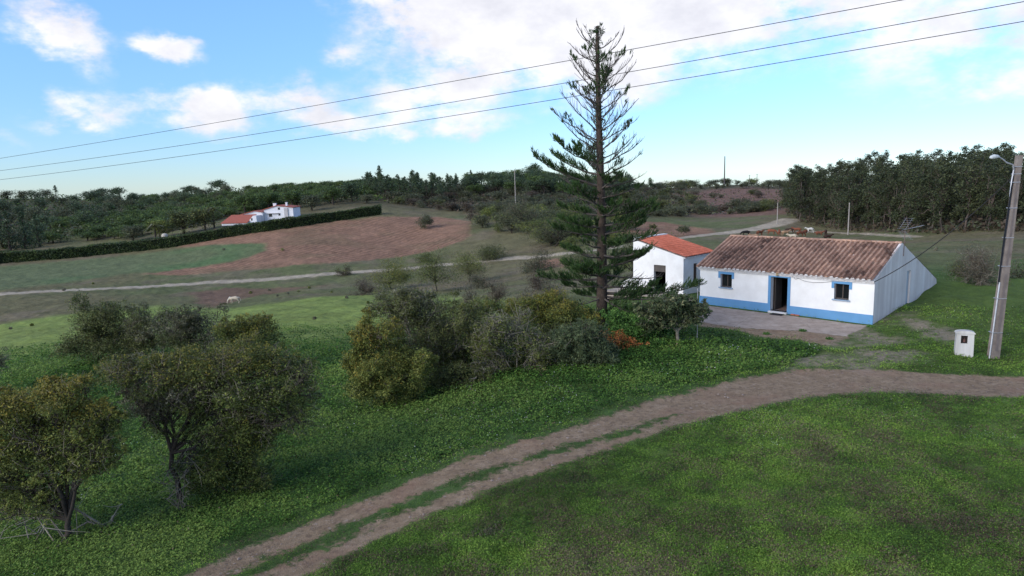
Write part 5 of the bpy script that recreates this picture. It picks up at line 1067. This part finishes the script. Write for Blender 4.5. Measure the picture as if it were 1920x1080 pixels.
Cn=np.concatenate([cards(rng,34000,(-260,1480),lambda px:(ip(px,[-260,0,200,420,560,720,735,900,1000,1200,1300,1480],[206,212,240,262,270,275,262,238,228,250,262,262]),480),.5,1.6)])
pxx=960+Cn[:,0]/Cn[:,1]*1280; Cn=Cn[~((pxx>1290)&(pxx<1490)&(Cn[:,1]>300)&(rng.random(len(Cn))<.8))]; v,q=leaves_np(rng,Cn,.62,.55,.6); tn=np.clip(.35+(fbm(Cn[:,0]/14,Cn[:,1]/14,3,3)-.5)*1.1+rng.normal(size=len(Cn))*.12,0,1)
o=link('undergrowth',npmesh('undergrowth',v,q,np.where(Cn[:,0]/Cn[:,1]>-.18,(fbm(Cn[:,0]/22,Cn[:,1]/22,8,3)>.50)*1,2*(fbm(Cn[:,0]/22,Cn[:,1]/22,8,3)>.45)),tn),None,[m_oak,m_brown,m_pgreen]); tag(o,'low dark scrub covering the ground under the hillside trees','scrub',kind='stuff')
Cn=cards(rng,9000,(1470,2100),lambda px:(ef(px)*.985,ef(px)*1.35),.5,2.2); v,q=leaves_np(rng,Cn,.5,.55,.4); o=link('undergrowth',npmesh('undergrowth',v,q,(rng.random(len(Cn))<.6).astype(int),rng.random(len(Cn))*.6),None,[m_oak,m_brown]); tag(o,'low brown scrub under the edge of the eucalyptus stand','scrub',kind='stuff')
# hedge
hp=[(-330,530),(-100,507),(0,494),(100,487),(200,477),(312,465),(420,446),(500,434),(560,425),(640,413),(716,402)]
HP=ground_at(*np.array(hp,float).T); ts=np.linspace(0,len(HP)-1,260); path=np.stack([np.interp(ts,range(len(HP)),HP[:,i]) for i in range(3)],-1); path[:,2]=H(path[:,0],path[:,1])
hd=empty('hedge',path[130],'long clipped dark green hedge running up to the farmhouse','hedge'); b0=path[130]
n_=26000; idx=rng.uniform(0,259,n_); pc=np.stack([np.interp(idx,range(260),path[:,i]) for i in range(3)],-1); hh_=2.9+.5*(fbm(idx/6,idx*0,5,3)-.5)*2
side=rng.random(n_); zz=rng.random(n_)*hh_; topm=side>.72; zz=np.where(topm,hh_+rng.normal(size=n_)*.12,zz); oy=np.where(topm,rng.uniform(0,2.6,n_),rng.normal(size=n_)*.16)
Cn=pc+np.stack([rng.normal(size=n_)*.1,oy,zz],-1)-b0; v,q=leaves_np(rng,Cn,.20,.6,.4); link('leaves',npmesh('leaves',v,q,None,np.clip(.42+(fbm(idx/3,zz,6,3)-.5)*1.+rng.normal(size=n_)*.15,0,1)),hd,[m_hedge])
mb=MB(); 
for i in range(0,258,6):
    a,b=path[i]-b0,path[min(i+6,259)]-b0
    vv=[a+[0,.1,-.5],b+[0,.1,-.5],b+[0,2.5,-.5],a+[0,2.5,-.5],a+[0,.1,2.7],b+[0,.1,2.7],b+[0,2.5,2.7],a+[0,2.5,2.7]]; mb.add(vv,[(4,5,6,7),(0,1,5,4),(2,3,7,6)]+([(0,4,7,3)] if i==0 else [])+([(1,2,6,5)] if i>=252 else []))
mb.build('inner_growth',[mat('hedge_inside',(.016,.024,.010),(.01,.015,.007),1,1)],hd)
# ================================================================ the Norfolk Island pine
rng=np.random.default_rng(42); pbz=gy(1128,622,35.2); pb_=np.array([pbz[0],35.2,float(H(pbz[0:1],np.array([35.2]))[0])-.05]); ptop=gy(1122,50,35.2)-pb_; HT=ptop[2]*.985
root=empty('norfolk_pine',pb_,'very tall Norfolk Island pine with sparse bare upper branches','tree')
def tr(q): return ptop*q+np.array([.06*math.sin(q*5),.03*math.sin(q*4),0])*1.0
S=[];n_=40
for i in range(n_):
    q0,q1=i/n_,(i+1)/n_; rad=lambda q:(.235*(1-q)**.9+.075) ; S.append([*tr(q0),*tr(q1),rad(q0),rad(q1)])
for a in np.linspace(0,6.28,7)[:-1]: S.append([math.cos(a)*.30,math.sin(a)*.30,-.1,math.cos(a)*.12,math.sin(a)*.12,.55,.10,.04])
link('trunk',npmesh('trunk',*tubes_np(S,10),smooth=True),root,[m_pbark])
B=[];FP_=[];FD=[];FL=[]
def tuft(p,d,n,spread,L):
    for _ in range(n):
        dd=d/np.linalg.norm(d)+rng.normal(size=3)*spread; FP_.append(p+rng.normal(size=3)*.03);FD.append(dd);FL.append(L*rng.uniform(.6,1.1))
def branch(h,az,Lb,el,fol,green):
    """one whorl branch: sweeps out and curls up; fol 0..1 share with foliage; returns nothing"""
    d=np.array([math.cos(az),math.sin(az),0]); p=tr(h/HT).copy(); pts=[p.copy()]; n=9; e=el-.12
    sd_=np.array([-d[1],d[0],0])*rng.normal()*.10
    for i in range(n):
        q=(i+1)/n; ee=e+ (.40*q*q if green<.5 else .30*q*q) + rng.normal()*(.11 if green<.5 else .06); p=p+(d*math.cos(ee)+ez*math.sin(ee)+sd_*q)*Lb/n; pts.append(p.copy())
    r0=(.030 if h<8.5 else .020)+(.011 if h<8.5 else .007)*Lb; segs_of(pts,r0,.010,B)
    side=np.array([-d[1],d[0],0])
    nt_=int(Lb*(7 if fol<.5 else 8)); Lb*=rng.uniform(.9,1.06)
    for k in range(nt_):
        q=rng.uniform(.22 if fol<.5 else .15,.97); i=min(int(q*n),n-1); a=pts[i]+(pts[i+1]-pts[i])*(q*n-i); t=pts[i+1]-pts[i];t/=np.linalg.norm(t)
        s=1 if k%2 else -1; tl=(.28+.5*(1-q))*min(Lb,3)/3*rng.uniform(.6,1.25)*1.25
        td=t*.75+side*s*rng.uniform(.35,.8)+ez*rng.uniform(.1,.5); td/=np.linalg.norm(td)
        m_=a+td*tl*.5; e_=m_+(td+ez*.35)*tl*.5
        segs_of([a,m_,e_],.011,.006,B)
        if rng.random()<fol:
            kq=5 if green>.5 else 5
            for w in np.linspace(.25,1,kq):
                pp=a+(m_-a)*w*2 if w<.5 else m_+(e_-m_)*(w*2-1)
                tuft(pp,td*.8+ez*.9,4,.28,.30)
    if fol<.1 and rng.random()<.26+.22*(d[0]<-.2) and h<13.4:
        for w in ([.97,.9,.82] if rng.random()<.5 else [.97,.88]):
            i=min(int(w*n),n-1); a=pts[i]+(pts[i+1]-pts[i])*(w*n-i)
            for s in (-1,1,0): tuft(a+side*s*.13+rng.normal(size=3)*.05,(pts[i+1]-pts[i])/np.linalg.norm(pts[i+1]-pts[i])*.6+ez*.9+side*s*.2,7,.16,.26)
    elif fol<.1 and rng.random()<.35: tuft(pts[-1]-(pts[-1]-pts[-2])*.5,(pts[-1]-pts[-2])/np.linalg.norm(pts[-1]-pts[-2])+ez*.4,9,.22,.22)
    if fol>.5 or (fol>.2 and rng.random()<.7):
        for w in np.linspace(.35 if fol>.5 else .75,1,int(4+Lb*3)): 
            i=min(int(w*n),n-1); a=pts[i]+(pts[i+1]-pts[i])*(w*n-i); tuft(a,(pts[i+1]-pts[i])/np.linalg.norm(pts[i+1]-pts[i])+ez*.9,4,.30,.28)
h=1.15;wh=0
while h<HT-.75:
    fr_=h/HT
    Lm=float(np.interp(h,[0,1.2,2.2,3.2,4.5,6.5,8.5,10.5,12.5,14.5,16],[1.0,1.6,3.7,3.9,3.6,3.4,3.2,2.75,2.2,1.85,1.6]))
    el=float(np.interp(h,[0,2,4,6,8,11,14,16],[-.15,.0,.10,.26,.42,.62,.72,.85]))
    nb=int(rng.integers(4,6)); a0=rng.uniform(0,6.28)
    for j in range(nb):
        az=a0+j*2*math.pi/nb+rng.normal()*.32; left=-math.cos(az)
        if h>8.6: fol=.0 if (h>12.9 or rng.random()>(.07+.13*left)) else .6
        elif h>6.8: fol=.9 if rng.random()<.45+.40*left else .06
        elif h>3.3: fol=.95 if rng.random()<.80+.15*left else .08
        else: fol=.95 if rng.random()<.72 else .05
    
        L=Lm*rng.uniform(.72,1.08)*(.86 if h<8.5 else 1)*(.84 if (h<6 and left>.3) else 1)
        if 9.0<h<10.2 and left>.2: fol=.0
        branch(h+rng.normal()*.05,az,L,el+rng.normal()*.10,fol,1 if h<8.3 else 0)
    if h>4: 
        for _ in range(5): tuft(tr((h+rng.normal()*.08)/HT)+rng.normal(size=3)*.10,rng.normal(size=3)*[1,1,.3]+[0,0,.5],4,.4,.28)
    h+=.50+rng.normal()*.09; wh+=1
# long low bough reaching right before the outbuilding, and the crown tuft
for (hh,az,L,el) in [(2.15,-.10,5.3,.05),(2.0,-.35,3.6,.02),(1.25,2.9,2.0,-.2),(1.2,.1,1.6,-.1),(2.9,3.3,3.4,.05),(7.6,3.25,3.7,.42)]: branch(hh,az,L,el,.95,1)
for _ in range(45): tuft(tr(.985)+rng.normal(size=3)*[.16,.16,.06],rng.normal(size=3)*[1,1,.3]+[0,0,.6],3,.35,.24)
for q in np.linspace(.55,.965,17): 
    for _ in range(13): tuft(tr(q)+rng.normal(size=3)*[.11,.11,.10],rng.normal(size=3)*[1,1,.4]+[0,0,.6],3,.35,.22)
link('branches',npmesh('branches',*tubes_np(B,5),smooth=True),root,[m_pbr])
v,q=cords_np(np.array(FP_),np.array(FD),np.array(FL),.016); rr=np.repeat(np.clip(.40+rng.normal(size=len(FP_)//1)*.2,0,1),1); link('foliage',npmesh('foliage',v,q,None,np.concatenate([rr,rr])),root,[m_pine]); print('pine cords',len(FP_))
# ================================================================ animals
def skinmesh(name,verts,edges,rad,root_i,mats,sub=1,face_mat=None):
    me=bpy.data.meshes.new(name); me.from_pydata(verts,edges,[]); o=bpy.data.objects.new(name,me); COL.objects.link(o)
    md=o.modifiers.new('s','SKIN'); md.use_smooth_shade=True; md.branch_smoothing=.6
    sv=me.skin_vertices[0].data
    for i,r in enumerate(rad): sv[i].radius=r if isinstance(r,tuple) else (r,r); sv[i].use_root=(i==root_i)
    m2=o.modifiers.new('u','SUBSURF'); m2.levels=sub; m2.render_levels=sub
    dg=bpy.context.evaluated_depsgraph_get(); ev=o.evaluated_get(dg); out=bpy.data.meshes.new_from_object(ev); bpy.data.objects.remove(o); bpy.data.meshes.remove(me)
    out.name=name; out.materials.clear(); return out
def beast(graze,lying=False,horse=False):
    lz=.0 if not lying else -.50; L=.75 if not horse else .72; lg=.72 if not horse else .85
    V=[(0,0,1.02),(L*.6,0,1.03),(L,0,1.06),(-L*.6,0,1.04),(-L,0,1.06)]; R_=[(.33,.36),(.31,.37),(.22,.28),(.31,.34),(.22,.26)]; E_=[(0,1),(1,2),(0,3),(3,4)]
    def add(p,r,to): V.append(p);R_.append(r);E_.append((to,len(V)-1));return len(V)-1
    if graze: n=add((L+.30,0,.85),(.13,.20),2); h1=add((L+.55,0,.50),(.12,.14),n); h2=add((L+.62,0,.32),(.11,.12),h1); h3=add((L+.66,0,.10),(.07,.075),h2)
    else: n=add((L+.28,0,1.22),(.13,.20),2); h1=add((L+.46,0,1.40),(.12,.14),n); h2=add((L+.62,0,1.34),(.10,.11),h1); h3=add((L+.80,0,1.20),(.065,.07),h2)
    for s in(1,-1): e=add((V[h1][0]-.02,s*.17,V[h1][2]+.07),(.03,.045),h1)
    for s in(1,-1):
        if lying:
            a=add((L*.72,s*.22,.80),(.12,.14),1); a=add((L*.95,s*.27,.58),(.07,.08),a); a=add((L*.6,s*.28,.55),(.045,.05),a)
            b=add((-L*.72,s*.25,.82),(.16,.18),3); b=add((-L*.35,s*.32,.60),(.09,.1),b); b=add((-L*.85,s*.34,.55),(.05,.05),b)
        else:
            st=.07*s
            a=add((L*.78,s*.17,.72),(.115,.15),1); a=add((L*.80+st,s*.17,.42),(.06,.07),a); a=add((L*.78+st,s*.17,.10),(.04,.045),a); a=add((L*.84+st,s*.17,.02),(.055,.05),a)
            b=add((-L*.78,s*.18,.78),(.15,.20),3); b=add((-L*.70-st,s*.18,.58),(.09,.12),b); b=add((-L*.98-st,s*.18,.40),(.055,.065),b); b=add((-L*.92-st,s*.18,.10),(.04,.045),b); b=add((-L*.86-st,s*.18,.02),(.055,.05),b)
    t=add((-L-.20,0,1.02),(.04,.04),4); t=add((-L-.27,0,.72),(.03 if not horse else .06,)*2,t); t=add((-L-.25,0,.42),(.045 if not horse else .07,)*2,t)
    if lying: V=[(x,y,z-.50) for x,y,z in V]
    return skinmesh('body',V,E_,R_,0,[],1)
bodies={('s'):beast(False),('g'):beast(True),('l'):beast(False,True)}
cc={'brown':((.17,.065,.035),(.12,.045,.028)),'dark':((.055,.03,.022),(.035,.02,.016)),'black':((.012,.011,.011),(.008,.008,.008)),'tan':((.36,.23,.14),(.28,.17,.10)),'cream':((.55,.47,.36),(.45,.37,.27)),'white':((.70,.67,.62),(.6,.56,.5)),'red':((.24,.085,.045),(.18,.06,.035))}
cm={k:mat('hide_'+k,*v,1.2,.85) for k,v in cc.items()}; m_horn=mat('horn',(.4,.36,.3),None,3,.6)
CG='cattle resting in the field behind the cottage roof'; bm_={}
cows=[(1373,449,'l','red','reddish brown cow lying furthest left, at the roof corner'),(1399,443,'g','black','small black cow left of the brown herd'),(1424,443,'s','brown','brown cow standing at the left end of the herd'),(1415,446,'l','tan','tan cow lying before the leftmost standing brown cow'),(1446,440,'g','red','red brown cow grazing second from the herd left end'),(1461,442,'s','red','red brown cow standing close beside the tan cow'),(1472,443,'s','tan','tan cow standing in the herd middle'),(1481,438,'g','dark','dark brown cow behind the standing tan cow'),(1487,446,'l','cream','cream cow lying nearest the roof ridge'),(1500,444,'g','brown','brown cow just right of the lying cream cow'),(1495,437,'s','red','reddish cow at the back of the herd middle'),(1511,437,'l','brown','brown cow lying left of the white cow'),(1519,437,'s','white','white cow standing at the back right'),(1535,440,'l','brown','brown cow lying right of the white cow'),(1548,441,'g','dark','dark cow at the right end of the herd'),(1551,447,'l','dark','dark brown cow lying last on the right')]
for i,(px,py,k,c,lb) in enumerate(cows):
    P=g1(px,py); r=empty('cow',P,lb,'cow',CG,[0.2,2.9,.4,3.3,-.4,1.2,.1,2.6,3.0][i%9]); r.scale=(1.08,)*3
    if (k,c) not in bm_: m_=bodies[k].copy(); m_.materials.clear(); m_.materials.append(cm[c]); bm_[(k,c)]=m_
    o=bpy.data.objects.new('body',bm_[(k,c)]);COL.objects.link(o);o.parent=r
hb=beast(True,False,True); hb.materials.append(cm['cream']); P=g1(441,569); r=empty('horse',P,'cream coloured horse grazing alone in the valley meadow','horse',None,math.radians(188)); r.scale=(.92,)*3; o=bpy.data.objects.new('body',hb);COL.objects.link(o);o.parent=r
mb=MB(); mb.add([(.74,.01,1.36),(1.0,.01,1.12),(1.28,.01,.72),(1.33,.01,.45),(1.22,.03,.55),(1.05,.03,.86),(.80,.03,1.1)],[tuple(range(7))]); mb.prism([(.74,1.40),(1.02,1.16),(1.30,.74),(1.36,.50),(1.22,.50),(1.02,.84),(.76,1.12)],(0,0,0),(1,0,0),(0,0,1),(0,1,0),-.09,.09); mb.f=mb.f[1:];mb.m=mb.m[1:];mb.r=mb.r[1:]
mb.build('mane',[cm['white']],r)
print('objects',len(bpy.data.objects))
